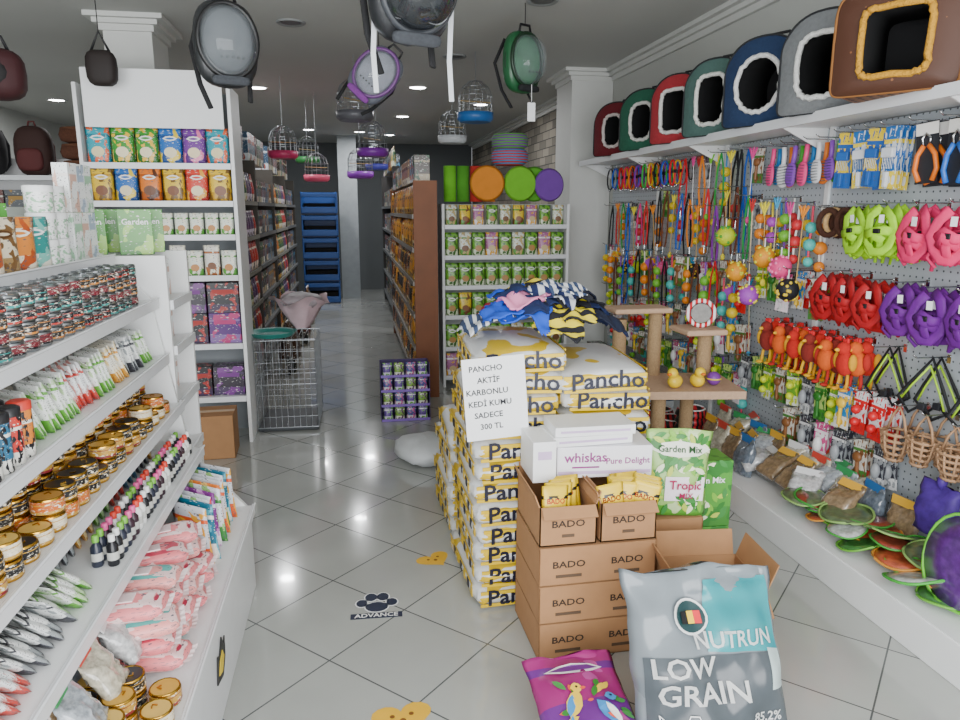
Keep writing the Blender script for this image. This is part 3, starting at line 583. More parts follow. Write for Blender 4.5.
# =================================================================== CARDBOARD STACK with snacks
for q in range(3): place(cbox(.42,.34,.138,label='closed brown cardboard carton with dark printed lettering, stacked',text='BADO',ntx=2),(.80,2.355,.001+q*.142),R.uniform(-.02,.02),group='stacked brown cartons')
for i,x in enumerate((.692,.908)):
    place(cbox(.2,.33,.14,label='open brown carton with flaps, filled with snack pouches',open_=True,fl=.045,text='BADO'),(x,2.355,.4305),.0,group='open snack cartons')
sy=[pouchT('#e6c21e','#1c1c1e','#e6c21e',.1,.165,.03,text='BADO',ts=.024,tc=mat('#c4261e',.5),label='yellow and black snack pouch in open carton',win='#f1ead2',fine=False)]
for i in range(10):
    c=i//5; place(sy[0],(.65+c*.216+(i%5)*.02+R.uniform(-.004,.004),2.212+.022*(i%5),.462+R.uniform(0,.012)),R.uniform(-.3,.3)+(-.25 if c else .1),rx=-.08+R.uniform(-.08,.06),ry=R.uniform(-.14,.14),group='snack pouches in cartons')
for i in range(3): place(sy[0],(.955+.012*i,2.225+.03*i,.468),-.5+.1*i,ry=.18,group='snack pouches in cartons')
PUR=mat('#8a2a78',.4)
wb=M().box((0,0,.058),(.35,.18,.116),mat('#eceaf0',.4,var=.03),bev=.003); wl=M().text('whiskas',.05,PUR,-.07,-.091,.075); wl.text('Pure Delight',.032,PUR,.085,-.091,.06); wl.box((0,-.0915,.02),(.34,.001,.012),mat('#c9b0d4',.5)); wl.box((-.07,-.0912,.04),(.1,.001,.006),PUR)
place(T('food_box','white and purple cat food multipack box on open cartons','box',('box_body',wb),('printed_label',wl)),(.88,2.44,.603),-.08)
fbx=T('food_box','flat plain white cat food box in a pile','box',('box_body',M().box((0,0,.018),(.3,.17,.035),WHITE,bev=.002)),('printed_label',M().box((0,-.086,.018),(.26,.001,.008),mat('#c9b0d4',.5))))
for q in range(2): place(fbx,(.83+.012*q,2.45,.7205+q*.0355),.04-.05*q,group='flat white food boxes')
fb2=T('food_box','small white cat food box standing at the side','box',('box_body',M().box((0,0,.075),(.085,.19,.15),WHITE,bev=.002)),('printed_label',M().box((0,-.096,.1),(.05,.001,.03),mat('#c9b0d4',.5))))
place(fb2,(.645,2.43,.603),.0)
# green cartons and bag
G3=[mat(c,.45) for c in ('#2f7a2c','#7ebb36','#b9cc4a','#e8efc8','#3f8a40')]
def gcart(lab): 
    w,d,h=.24,.16,.28
    l=M().text('Garden Mix',.036,WTX,0,-.084,.2)
    for i in range(26): l.leaf(lambda x,z:-.0805,R.uniform(-.1,.1),R.uniform(.02,.16) if i<18 else R.uniform(.235,.27),R.uniform(0,6),.05,.022,G3[i%5],.0005+.00008*i)
    return T('bird_food_carton',lab,'box',('box_body',M().box((0,0,h/2),(w,d,h),pack('#4f9a35','#3f8530','#2f7a2c',3,b1=.3,b2=.82,fine=False),bev=.003)),('printed_label',l))
for q in range(2): place(gcart('bright green bird food carton with leaf print, stacked'),(1.37,2.62,.001+q*.282),-.05,group='green bird food cartons on the floor')
place(cbox(.24,.15,.40,label='tall closed brown box under the bird food bag'),(1.17,2.46,0),-.05)
m=M(); f=m.pouch(.25,.32,.08,pack('#9cc76a','#5aa338','#c5dca0',3,b1=.12,b2=.8,fine=False),wr=.002,nx=14,nz=16,ed=.01); l=M()
for i in range(80):
    x=R.uniform(-.105,.105); z=R.choice((R.uniform(.02,.07),R.uniform(.16,.23),R.uniform(.27,.3))) if abs(x)<.06 else R.uniform(.02,.3)
    l.leaf(f,x,z,R.uniform(0,6),.05,.02,G3[(0,4,1,2,0,4,3)[i%7]],.003+.00005*i)
l.add([(x,f(x,z)-.009,z) for x,z in ((-.05,.06),(.1,.06),(.1,.15),(-.05,.15))],[(0,1,2,3)],mat('#f3e9ee',.5))
l.leaf(f,0,.25,0,.24,.06,mat('#eef4e0',.5),.0085)
l.text('Garden Mix',.034,mat('#1f5a22',.5),0,0,.25,wrap=f,eps=.011); l.text('Tropic',.045,mat('#c42a6a',.5),.025,0,.12,wrap=f,eps=.013); l.text('MIX',.03,mat('#c42a6a',.5),.03,0,.08,wrap=f,eps=.013)
place(T('bird_food_bag','leafy green and white bird food bag with pink lettering','bag',('bag_body',m),('printed_label',l)),(1.18,2.43,.408),-.12,rx=-.06,ry=.06,s=1.03)
# open carton, large bag, small pink bag
place(cbox(.3,.26,.33,label='open brown cardboard box with folded flaps',open_=True,fl=.09),(1.17,2.1,0),-.1)
m=M(); f=m.pouch(.47,.53,.2,pack('#7d858a','#7d858a','#8a9297',2,.16,b1=.02,b2=.97,thr=.6,fine=False),nx=34,nz=44,lump=.0015,seed=5,pinch=.04,wr=.012,ed=.018,top=.14)
l=M()
def patch(poly,c,e=.003):
    n=26; (x0,z0),(x1,z1),(x2,z2),(x3,z3)=poly; vs=[];fs=[]
    for i in range(n+1):
        for j in range(n+1):
            a,b=i/n,j/n; x=(x0*(1-a)+x1*a)*(1-b)+(x3*(1-a)+x2*a)*b; z=(z0*(1-a)+z1*a)*(1-b)+(z3*(1-a)+z2*a)*b; vs.append((x,f(x,z)-e,z))
    for i in range(n):
        for j in range(n): fs.append((i*(n+1)+j,(i+1)*(n+1)+j,(i+1)*(n+1)+j+1,i*(n+1)+j+1))
    l.add(vs,fs,c,True)
patch([(-.02,.30),(.205,.29),(.212,.495),(.0,.495)],mat('#2a8f96',.2),.005); patch([(-.208,.02),(.208,.02),(.205,.29),(-.205,.29)],mat('#4a5156',.2,var=.4,ns=10),.005)
patch([(.15,.19),(.205,.19),(.205,.29),(.16,.30)],mat('#b7c8c6',.25),.006)
l.text('NUTRUN',.062,WTX,.06,0,.33,wrap=f,eps=.014,sx=.92); l.text('LOW',.072,WTX,-.10,0,.26,wrap=f,eps=.014,sx=1.1); l.text('GRAIN',.078,WTX,-.05,0,.19,wrap=f,eps=.014,sx=1.12); l.text('85.2%',.036,WTX,.13,0,.12,wrap=f,eps=.014)
bd=M()
def disc(cx,cz,r,c,e):
    n=20; vs=[(cx,0,cz)]+[(cx+k*r/2*math.cos(2*pi*i/n),0,cz+k*r/2*math.sin(2*pi*i/n)) for k in (1,2) for i in range(n)]
    vs=[(x,f(x,z)-e,z) for x,_,z in vs]; fs=[(0,1+i,1+(i+1)%n) for i in range(n)]+[(1+i,1+n+i,1+n+(i+1)%n,1+(i+1)%n) for i in range(n)]; bd.add(vs,fs,c,True)
disc(-.055,.395,.05,mat('#e8e8e6',.4),.014); disc(-.055,.395,.043,mat('#1a3a3c',.4),.018)
for i,c in enumerate(('#111111','#f0c81e','#d8242c')):
    x0=-.055-.03+i*.02; bd.add([(x,f(x,z)-.024,z) for x,z in ((x0,.377),(x0+.02,.377),(x0+.02,.411),(x0,.411))],[(0,1,2,3)],mat(c,.4))
dg=[(-.17,.06),(-.155,.06),(-.15,.10),(-.11,.10),(-.105,.06),(-.09,.06),(-.088,.115),(-.075,.125),(-.08,.14),(-.1,.14),(-.11,.12),(-.16,.12),(-.18,.14)]
l.tube([(x,f(x,z)-.014,z) for x,z in dg],.0022,WTX,4,True)
place(T('dog_food_bag','large wrinkled silver and teal dog food bag standing on floor','bag',('bag_body',m),('printed_label',l),('round_badge',bd)),(.985,1.66,.002),-.06,rx=-.42)
m=M(); f=m.pouch(.31,.42,.11,pack('#98286e','#6a2a80','#b04890',3,.18,b1=.5,b2=.8,thr=.6,fine=False),nx=20,nz=24,lump=.0015,seed=8,wr=.005,ed=.012)
l=M(); pc=[mat(c,.4) for c in ('#f0c83a','#3a8ac8','#f4f0ea','#e0563a','#5ab04a','#1c2a5a')]
l.leaf(f,0,.345,0,.2,.05,pc[2],.005); l.leaf(f,0,.345,0,.17,.03,mat('#6a2a80',.4),.006)
for i in range(30):
    a=R.uniform(0,6.28); rr=R.uniform(.07,.13); l.leaf(f,rr*math.cos(a)*.95,.17+rr*math.sin(a),a,R.uniform(.03,.06),.02,(G3[0],G3[4],pc[0],pc[3])[i%4],.005+.00006*i)
for bx,bz,c1,c2,d in ((-.045,.2,pc[0],pc[1],1),(.05,.15,pc[1],pc[2],-1)):
    l.leaf(f,bx,bz,1.1*d,.11,.05,c1,.008); l.leaf(f,bx-.012*d,bz-.005,1.2*d,.08,.026,c2,.009); l.leaf(f,bx+.022,bz+.055,0,.04,.038,c1,.0095); l.leaf(f,bx+.043*d,bz+.052,0,.02,.012,pc[3],.0105); l.leaf(f,bx+.024,bz+.058,0,.009,.009,BLACK,.011); l.leaf(f,bx-.03*d,bz-.07,1.2*d,.07,.015,c2,.009)
place(T('bird_food_bag','magenta bag with printed birds lying against cartons','bag',('bag_body',m),('printed_label',l)),(.635,1.59,.055),.03,rx=-1.29,s=.94)
# =================================================================== CAT TREE
ct=[]; FUR=mat('#c0a084',.95,bump=.5,ns=60)
b=M().box((1.64,3.45,.02),(.48,.5,.04),FUR,bev=.01); ct.append(('base',b))
def post(x,y,z0,z1): return ('scratching_post',M().cyl((x,y,z0),(x,y,z1),.037,SISAL,n=16))
ct+= [post(1.52,3.35,.04,.63),post(1.8,3.6,.04,.63),post(1.40,3.62,.04,.98),post(1.6,3.62,.67,1.02),post(1.8,3.44,.67,.92)]
ct.append(('platform',M().prism([(-.3,0),(.3,0),(.3,.04),(-.3,.04)],-.22,.2,FUR,X=TR(1.64,3.44,.63,0,0,-.15))))
ct.append(('upper_platform',M().box((1.76,3.44,.94),(.22,.22,.03),FUR,bev=.01))); ct.append(('upper_platform',M().box((1.5,3.62,1.03),(.32,.18,.028),FUR,bev=.01)))
place(T('cat_tree','beige cat tree with sisal posts and plush platforms','cat tree',*ct),(0,0,0))
def ballT(c,c2,r,n): 
    return T('toy_ball',n+' pet toy ball','ball',('ball_body',M().sph((0,0,r),r,mat(c,.5),18,12)),('band',M().tube([(r*1.005*math.cos(a),r*1.005*math.sin(a),r) for a in [2*pi*i/18 for i in range(18)]],r*.12,mat(c2,.5),5,True)))
duck=T('toy_duck','small yellow rubber toy duck','toy',('duck_body',M().sph((0,0,.035),(.045,.035,.035),mat('#f0cc2a',.4),14,8).sph((-.025,0,.08),.027,mat('#f0cc2a',.4),12,8)),('beak',M().sph((-.055,0,.078),(.014,.012,.007),mat('#e87a1e',.4),8,6)))
place(duck,(1.58,3.3,.672),.6); place(duck,(1.70,3.30,.672),1.6); place(ballT('#7a3a9a','#e8d23a',.035,'purple'),(1.80,3.32,.673))
place(T('cat_toy','round red and white striped cat toy on the cat tree','toy',('ring',M().tube([(.065*math.cos(a),0,.075+.065*math.sin(a)) for a in [2*pi*i/20 for i in range(20)]],.012,stripes('#c8242c','#f0f0f0',12,'X'),8,True)),('center_pad',M().lathe([(.05,-.008),(.05,.008)],mat('#8a8884',.6,var=.4,ns=50),18,X=TR(0,0,.075,pi/2)))),(1.76,3.42,.956),-.4)
# =================================================================== RIGHT WALL
WX=2.42
def peg_mat():
    m,nt,b=base('pegboard'); n=nt.nodes; L=nt.links.new
    tc=n.new('ShaderNodeTexCoord'); mp=n.new('ShaderNodeMapping'); mp.inputs['Scale'].default_value=(1,28,28); L(tc.outputs['Object'],mp.inputs[0])
    fr=n.new('ShaderNodeVectorMath'); fr.operation='FRACTION'; L(mp.outputs[0],fr.inputs[0]); sb=n.new('ShaderNodeVectorMath'); sb.operation='SUBTRACT'; sb.inputs[1].default_value=(.0,.5,.5); L(fr.outputs[0],sb.inputs[0])
    ml=n.new('ShaderNodeVectorMath'); ml.operation='MULTIPLY'; ml.inputs[1].default_value=(0,1,1); L(sb.outputs[0],ml.inputs[0]); ln=n.new('ShaderNodeVectorMath'); ln.operation='LENGTH'; L(ml.outputs[0],ln.inputs[0])
    lt=n.new('ShaderNodeMath'); lt.operation='LESS_THAN'; lt.inputs[1].default_value=.13; L(ln.outputs['Value'],lt.inputs[0])
    mx=n.new('ShaderNodeMix'); mx.data_type='RGBA'; mx.inputs[6].default_value=hx('#b3bac0'); mx.inputs[7].default_value=hx('#4a5056'); L(lt.outputs[0],mx.inputs[0]); L(mx.outputs[2],b.inputs['Base Color']); b.inputs['Roughness'].default_value=.45; return m
PEG=peg_mat(); ps=[]
for i in range(5):
    y0=1.3+i*1.04; ps.append(('pegboard_panel',M().box((WX-.02,y0+.515,1.05),(.02,1.03,1.8),PEG)))
    ps.append(('upright_post',M().box((WX-.028,y0,1.05),(.03,.03,1.82),WHITE)))
DY0,DY1=1.1,6.5
ps.append(('base_deck',M().box((2.17,(DY0+DY1)/2,.14),(.49,DY1-DY0,.025),WHITE))); ps.append(('base_front',M().box((1.93,(DY0+DY1)/2,.075),(.02,DY1-DY0,.148),WHITE,bev=.003)))
ps.append(('top_shelf',M().box((2.245,(DY0+DY1)/2,1.965),(.35,DY1-DY0,.022),WHITE).box((2.07,(DY0+DY1)/2,1.96),(.014,DY1-DY0,.045),RAIL)))
for i in range(6): ps.append(('shelf_bracket',M().prism([(0,0),(.26,0),(.26,-.12)],-.004,.004,WHITE,X=TR(2.13,1.35+i*1.04,1.953))))
place(T('display_wall_unit','white pegboard display wall with shelf and base deck','shelf',*ps),(0,0,0))
def ell(rx,rz,cz,n=16,y=0,cx=0): return [(cx+rx*math.cos(2*pi*i/n),y,cz+rz*math.sin(2*pi*i/n)) for i in range(n)]
def clipT(c,n):
    h=M(); m=mat(c,.4)
    h.tube([(-.012,0,-.1),(-.04,0,-.14),(-.05,0,-.2),(-.03,0,-.25)],.011,m,8); h.tube([(.012,0,-.1),(.04,0,-.14),(.05,0,-.2),(.03,0,-.25)],.011,m,8)
    return T('nail_clipper',n+' handled pet nail clipper hanging on a card','clipper',('backing_card',M().box((0,.006,-.13),(.1,.002,.26),mat('#23252b',.5)).box((0,.003,-.03),(.1,.003,.05),mat('#e8e6e0',.5))),('handle',h),('blade',M().tube([(-.012,0,-.1),(-.02,0,-.07),(0,0,-.05),(.02,0,-.07),(.012,0,-.1)],.006,CHROME,6)))
def cardT(c1,c2,c3,n,kind=0,w=.08,h=.2):
    cd=M().box((0,.004,-h/2),(w,.003,h),pack(c1,c2,c3,4)); it=M()
    m=mat(c3,.4)
    if kind==0: it.cyl((0,-.012,-h*.45),(0,-.012,-h*.9),.009,m); it.sph((0,-.014,-h*.4),(w*.34,.014,w*.3),m,12,8)
    elif kind==1:
        it.box((0,-.01,-h*.42),(w*.7,.02,h*.16),m,bev=.004)
        for i in range(7): it.cyl((-w*.3+i*w*.1,-.01,-h*.5),(-w*.3+i*w*.1,-.01,-h*.68),.0016,METAL,n=4)
        it.box((0,-.01,-h*.85),(w*.22,.015,h*.25),m,bev=.003)
    elif kind==2:
        for i in range(2): it.sph((0,-.02,-h*(.42+.3*i)),w*.27,m,12,8)
    else:
        it.sph((0,-.015,-h*.55),(w*.3,.02,h*.2),m,12,8); it.tube([(0,-.015,-h*.75),(.015,-.015,-h*.85),(-.01,-.015,-h*.95)],.003,m,5)
    return T('carded_pet_accessory',n+' pet accessory on a printed hanging card','accessory',('backing_card',cd),('accessory',it))
def brushT(c,n):
    m=mat(c,.45); hd=M().sph((0,-.01,-.14),(.034,.012,.055),m,14,8,e1=.8); br=M()
    for i in range(5):
        for j in range(7): br.cyl((-.02+.01*i,-.018,-.18+.013*j),(-.02+.01*i,-.034,-.18+.013*j),.0015,METAL,n=4)
    return T('pet_brush',n+' plastic grooming brush hanging','brush',('brush_head',hd),('bristles',br),('handle',M().tube([(0,-.005,-.1),(0,0,-.05),(0,0,-.01)],.011,m,8)))
def ropeT(c1,c2,n):
    rp=M().tube([(0,0,0),(.004,0,-.1),(-.004,0,-.2),(0,0,-.3)],.006,mat(c2,.9),6); bl=M()
    for z,r in ((-.11,.03),(-.2,.033),(-.29,.026)): bl.sph((0,0,z),r,mat(c1,.5),14,8,lump=.06)
    return T('rope_toy',n+' ball and rope dog toy hanging','toy',('rope',rp),('ball',bl))
def leashT(c,n,L=.42):
    st=M().tube([(0,0,0),(-.025,0,-.1),(-.035,0,-L*.7),(-.02,0,-L),(.02,0,-L),(.035,0,-L*.7),(.025,0,-.1)],.002,mat(c,.7),4,True,ry=.009)
    return T('dog_leash',n+' nylon leash hanging in a loop','leash',('strap',st),('clip',M().cyl((0,-.004,-L),(0,-.004,-L-.05),.005,CHROME,n=8).tube(ell(.009,.012,-L-.058,8),.002,CHROME,4,True)))
def collarT(c,n):
    return T('pet_collar',n+' pet collar hanging on a hook','collar',('strap',M().tube(ell(.035,.075,-.075,14),.0022,mat(c,.6),4,True,ry=.008)),('bell',M().sph((0,-.004,-.155),.009,CHROME,8,6)),('buckle',M().box((.035,0,-.07),(.008,.018,.02),BLACK)))
def harnessT(c,n,w=.14,h=.2,sd=1):
    m=mat(c,.65,var=.3,ns=25); v=M(); q=random.Random(sd)
    j=lambda p:[(a+q.uniform(-.009,.009),b+q.uniform(-.012,.012),d+q.uniform(-.01,.01)) for a,b,d in p]
    v.tube(j([(-.01,0,-.02),(-.05,-.005,-.05),(-w*.45,-.01,-.11),(-w*.35,-.012,-h*.8),(-w*.15,-.012,-h*.98),(w*.15,-.012,-h),(w*.33,-.012,-h*.8),(w*.42,-.01,-.11),(.05,-.005,-.05),(.01,0,-.02)]),.02,m,8,ry=.006)
    v.tube(j([(-w*.4,-.012,-.12),(-.02,-.02,-.105),(.02,-.02,-.11),(w*.4,-.012,-.12)]),.02,m,8,ry=.006); v.tube(j([(0,-.018,-.1),(0,-.02,-.15),(0,-.014,-h)]),.018,m,8,ry=.006)
    v.tube(j([(-w*.3,-.02,-h*.8),(-w*.1,-.03,-h*.6),(w*.2,-.02,-h*.75)]),.018,m,8,ry=.005)
    s=M().tube([(-w*.38,0,-.14),(-w*.6,.02,-.19),(-w*.4,.03,-h*1.12)],.007,m,6); s.tube([(w*.38,0,-.14),(w*.55,.02,-.17),(w*.45,.03,-h*1.15)],.007,m,6)
    return T('dog_harness',n+' padded dog harness hanging on a hook','harness',('padding',v),('strap',s),('buckle',M().box((0,-.03,-.11),(.03,.012,.02),BLACK,bev=.003)),('hanging_tag',M().box((.02,-.034,-.06),(.022,.002,.032),PAPER)))
def plushT(c,c2,n):
    b=M().sph((0,0,-.11),(.05,.035,.06),mat(c,.95,bump=.3,ns=80),14,8).sph((0,-.01,-.04),(.032,.03,.032),mat(c,.95,bump=.3,ns=80),12,8)
    lg=M()
    for s in(-1,1): lg.tube([(s*.025,0,-.16),(s*.03,-.005,-.2),(s*.028,-.01,-.225)],.008,mat(c2,.9),6); lg.sph((s*.03,-.02,-.23),(.018,.022,.009),mat(c2,.9),8,6)
    w=M()
    for s in(-1,1): w.sph((s*.055,0,-.1),(.018,.02,.04),mat(c2,.9),10,6)
    fc=M().sph((0,-.042,-.045),(.009,.016,.009),mat('#f0b428',.6),8,6); cb=M()
    for i in (-1,0,1): cb.sph((i*.012,0,-.005),(.009,.008,.014),mat('#d81e26',.8),8,6)
    return T('plush_toy',n+' plush chicken dog toy hanging','toy',('plush_body',b),('leg',lg),('wing',w),('beak',fc),('comb',cb))
def vleadT(c):
    st=M().tube([(0,0,0),(-.07,0,-.12),(-.11,0,-.19),(-.05,-.005,-.24),(0,0,-.19),(.05,-.005,-.24),(.11,0,-.19),(.07,0,-.12)],.008,mat('#17181c',.7),6,True,ry=.004)
    tr=M().tube([(0,-.006,-.03),(-.06,-.006,-.13),(-.09,-.006,-.19)],.004,mat(c,.6),6); tr.tube([(0,-.006,-.03),(.06,-.006,-.13),(.09,-.006,-.19)],.004,mat(c,.6),6)
    return T('dog_harness','black strap dog harness with lime trim hanging','harness',('strap',st),('trim_strap',tr),('buckle',M().box((0,-.008,-.2),(.03,.014,.03),mat('#2a2b30',.4),bev=.003)))
def muzzleT():
    m=M(); TN=mat('#b08a68',.7)
    for k in range(5):
        z=-.1-.025*k; r=.055-.006*k
        m.tube([(r*math.cos(a),r*.9*math.sin(a),z) for a in [2*pi*i/14 for i in range(14)]],.006,TN,6,True)
    for i in range(8):
        a=2*pi*i/8; m.tube([(.057*math.cos(a),.05*math.sin(a),-.09),(.045*math.cos(a),.04*math.sin(a),-.16),(.02*math.cos(a),.018*math.sin(a),-.21)],.005,TN,5)
    return T('basket_muzzle','tan leather basket muzzle hanging with straps','muzzle',('basket',m),('strap',M().tube([(-.05,0,-.1),(-.03,0,-.04),(0,0,0),(.03,0,-.04),(.05,0,-.1)],.005,TN,6)))
def wandT(c,c2,n):
    st=M().cyl((0,0,0),(.01,0,-.42),.003,mat(c2,.5),n=6); f=M()
    for i in range(6):
        a=-.6+i*.24; f.sph((0,0,0),(.007,.004,.04),mat(c,.9),8,6,X=TR(math.sin(a)*.03,-.005*(i%2),-.03,0,a,0))
    return T('cat_wand',n+' feather cat teaser wand hanging','toy',('stick',st),('feather',f),('pompom',M().sph((.01,0,-.42),(.016,.014,.022),mat(c,.8),10,6)))
def ringT(c,n): return T('ring_toy',n+' woven ring toy hanging on a hook','toy',('ring',M().tube(ell(.055,.06,-.07,18),.014,mat(c,.9,var=.4,ns=60),8,True)),('cord',M().cyl((0,0,0),(0,0,-.012),.003,BLACK,n=5)))
hookT=T('peg_hook','chrome peg hook fixed in the pegboard','hook',('prong',M().tube([(0,0,0),(0,-.15,0),(0,-.17,.012)],.003,CHROME,6).box((0,0,-.01),(.02,.004,.035),CHROME)))
def hang(y,z,ts,n=2,step=.04,group='items on peg hooks',s=1,jz=0):
    z+=R.uniform(-jz,jz)
    place(hookT,(WX-.032,y,z+.004),RGT,group='peg hooks')
    for k in range(n):
        t=ts[k%len(ts)]
        place(t,(WX-.07-k*step,y+R.uniform(-.004,.004),z),RGT+R.uniform(-.2,.2)+.15,ry=R.uniform(-.09,.09),s=s*R.uniform(.93,1.05),group=group)
OR=clipT('#f07a1e','orange'); BLc=clipT('#2a6fd0','blue'); RDc=clipT('#e0402a','red')
comb=[cardT('#2b6fb8','#f0d43a','#dfe3e8','blue and yellow comb',1,.075,.22),cardT('#f0cf2e','#2a62b0','#2a62b0','yellow and blue comb',1,.075,.22)]
brs=[brushT(c,n) for c,n in (('#4fb83a','green'),('#8a4ab8','purple'),('#f0802a','orange'),('#e8e8ea','white'),('#2a8ad0','blue'),('#f04a8a','pink'))]
hv=lambda c,n:[harnessT(c,n,sd=i) for i in (1,2,3)]
lime=hv('#a8e81a','neon lime'); pink=hv('#ff2f6e','neon pink'); red=hv('#b0101a','red'); purp=hv('#6a148a','purple'); orng=hv('#ff6a3a','neon coral')
ropes=[ropeT(a,b,n) for a,b,n in (('#f08a1e','#e8e0d0','orange'),('#e8c81e','#3a8ac8','yellow'),('#4fc0b8','#e8506a','turquoise'),('#d8343a','#f0f0e8','red'),('#7ac63a','#8a4ab8','green'),('#b84ac8','#f0d83a','purple'))]
lsh=[leashT(c,n,l) for c,n,l in (('#d8242c','red',.36),('#1f5fc0','blue',.4),('#17181c','black',.42),('#e83a8a','pink',.34),('#2aa04a','green',.38),('#8a2aa8','purple',.36),('#f08a1e','orange',.34),('#6a3a24','brown',.4))]
clr=[collarT(c,n) for c,n in (('#e8245a','hot pink'),('#d81e26','red'),('#2a5fc8','blue'),('#1a1a1e','black'),('#f0c81e','yellow'),('#3ab04a','green'),('#8a3ab0','purple'),('#f07a1e','orange'))]
wnd=[wandT(a,b,n) for a,b,n in (('#f0922a','#c8a05a','orange'),('#e84a9a','#e8e8e8','pink'),('#4ab0e0','#d0c090','blue'),('#f0e03a','#c8a05a','yellow'),('#d83a3a','#e8d0a0','red'),('#7ac83a','#e8e8e8','green'))]
crd=[cardT(a,b,c,n,k) for a,b,c,n,k in (('#7ab83a','#f0f4e8','#d8e82a','green ball',2),('#e8ecee','#e02a2a','#d81e26','white and red ball',2),('#3a3a44','#e8e8e8','#a0a4a8','dark grey mouse',3),('#e8e4d8','#4a8a3a','#8a5a34','beige chew',0),('#2f8ad0','#f0f0ee','#f0c83a','blue feeder',0),('#d04a8a','#f8e8f0','#f0f0f0','pink mouse',3),('#c8e07a','#4a9a3a','#2f7a2a','lime nail tool',0))]
pls=[plushT('#c8281e','#e0a01e','red'),plushT('#e0601e','#b8281e','orange'),plushT('#8a2a22','#e8b01e','dark red')]
vl=vleadT('#b0e01e'); mz=muzzleT(); rg=[ringT('#4a2a1c','dark brown'),ringT('#d8b078','tan'),ringT('#d83a6a','pink')]
Z1,Z2,Z3,Z4,Z5=1.9,1.58,1.25,.96,.72
for y,t in ((2.0,OR),(2.18,RDc),(2.36,OR),(2.52,BLc),(2.68,OR)): hang(y,Z1,[t],2,group='nail clippers on hooks')
for i,y in enumerate((2.84,2.94,3.04,3.14)): hang(y,Z1,[comb[i%2]],3,.03,group='combs on hooks',s=1.15)
for i,y in enumerate((3.27,3.37,3.47,3.57,3.67,3.77)): hang(y,Z1-.01,[brs[(i*2)%6],brs[(i*2+1)%6]],2,group='brushes on hooks',s=1.1)
for i,y in enumerate((1.85,2.03,2.22,2.42,2.6)): hang(y,Z2,pink if i!=2 else orng,3,.05,group='harnesses on hooks',s=1.08,jz=.01)
for i,y in enumerate((2.77,2.95)): hang(y,Z2,lime,4,.04,group='harnesses on hooks',s=1.08,jz=.01)
hang(3.1,Z2-.02,[rg[0]],3,.03,group='ring toys on hooks'); hang(3.22,Z2-.02,[rg[0],rg[1]],3,.03,group='ring toys on hooks')
for i,y in enumerate((3.36,3.48,3.6,3.72,3.84)): hang(y,Z2,[ropes[(0,1,3,1,0)[i]],ropes[(i+2)%6],wnd[i%6]],3,.05,group='rope toys on hooks',jz=.04)
for i,y in enumerate((1.95,2.12)): hang(y,Z3,red,3,group='harnesses on hooks')
for i,y in enumerate((2.33,2.5,2.66)): hang(y,Z3,purp,3,.045,group='harnesses on hooks',s=1.06,jz=.01)
for i,y in enumerate((2.84,3.0,3.14)): hang(y,Z3,red,3,.045,group='harnesses on hooks',s=1.06,jz=.01)
for i,y in enumerate((3.28,3.42,3.56,3.68,3.8)): hang(y,Z3-.02,[crd[i%7],crd[(i+3)%7]],2,group='carded accessories on hooks',jz=.03)
for i,y in enumerate((2.02,2.26,2.5,2.74)): hang(y,Z4,[vl],2,.04,group='strap harnesses on hooks')
for i,y in enumerate((2.93,3.06,3.19,3.32,3.45,3.58)): hang(y,Z4,[pls[i%3],pls[(i+1)%3]],3,.055,group='plush toys on hooks',jz=.02)
for i,y in enumerate((2.12,2.27,2.42,2.57)): hang(y,Z5+.02,[mz],2,.1,group='basket muzzles on hooks',s=1.1)
for i,y in enumerate((2.72,2.83,2.94)): hang(y,Z5+.02,[crd[1] if i<2 else crd[4]],3,group='carded accessories on hooks')
for i,y in enumerate((3.06,3.18,3.3,3.42,3.54,3.66,3.78,3.9)): hang(y,Z5-.02,[crd[(0,6,2,0,3)[i%5]]],2,group='carded accessories on hooks',jz=.02)
for i,y in enumerate((2.72,2.86,3.0,3.14,3.28,3.42)): hang(y,.5,[crd[(2,3,2,5)[i%4]]],2,group='carded accessories on hooks')
def hball(c,c2,n,r=.05):
    b=M().sph((0,0,-.04-r),r,mat(c,.6),16,10); s=M()
    for i in range(24):
        a=R.uniform(0,2*pi); p=math.acos(R.uniform(-1,1)); s.sph((r*math.sin(p)*math.cos(a),r*math.sin(p)*math.sin(a),-.04-r+r*math.cos(p)),r*.16,mat(c2,.5),6,4)
    return T('toy_ball',n+' knobbly toy ball hanging','ball',('ball_body',b),('knobs',s),('cord',M().cyl((0,0,0),(0,0,-.05),.003,PAPER,n=5)))
hb=[hball('#f04a8a','#ff7ab0','pink'),hball('#1c1c22','#e8c83a','black multicolour'),hball('#b04ac8','#f0e03a','purple'),hball('#f0a01e','#e8e03a','orange'),hball('#c8d81e','#4ab03a','lime')]
for y,z,k in ((3.46,1.36,0),(3.38,1.25,1),(3.62,1.40,3),(3.75,1.18,2),(3.9,1.3,3),(4.05,1.5,4)): place(hookT,(WX-.032,y,z+.004),RGT,s=(1,1.25,1),group='peg hooks'); place(hb[k],(WX-.21,y,z),RGT,s=1.15,group='hanging toy balls')
bon=[lsh[2],lsh[7],wnd[4],clr[3],crd[2],crd[3],wnd[0],lsh[0],crd[6],ropes[1],wnd[3],lsh[1]]
far=0
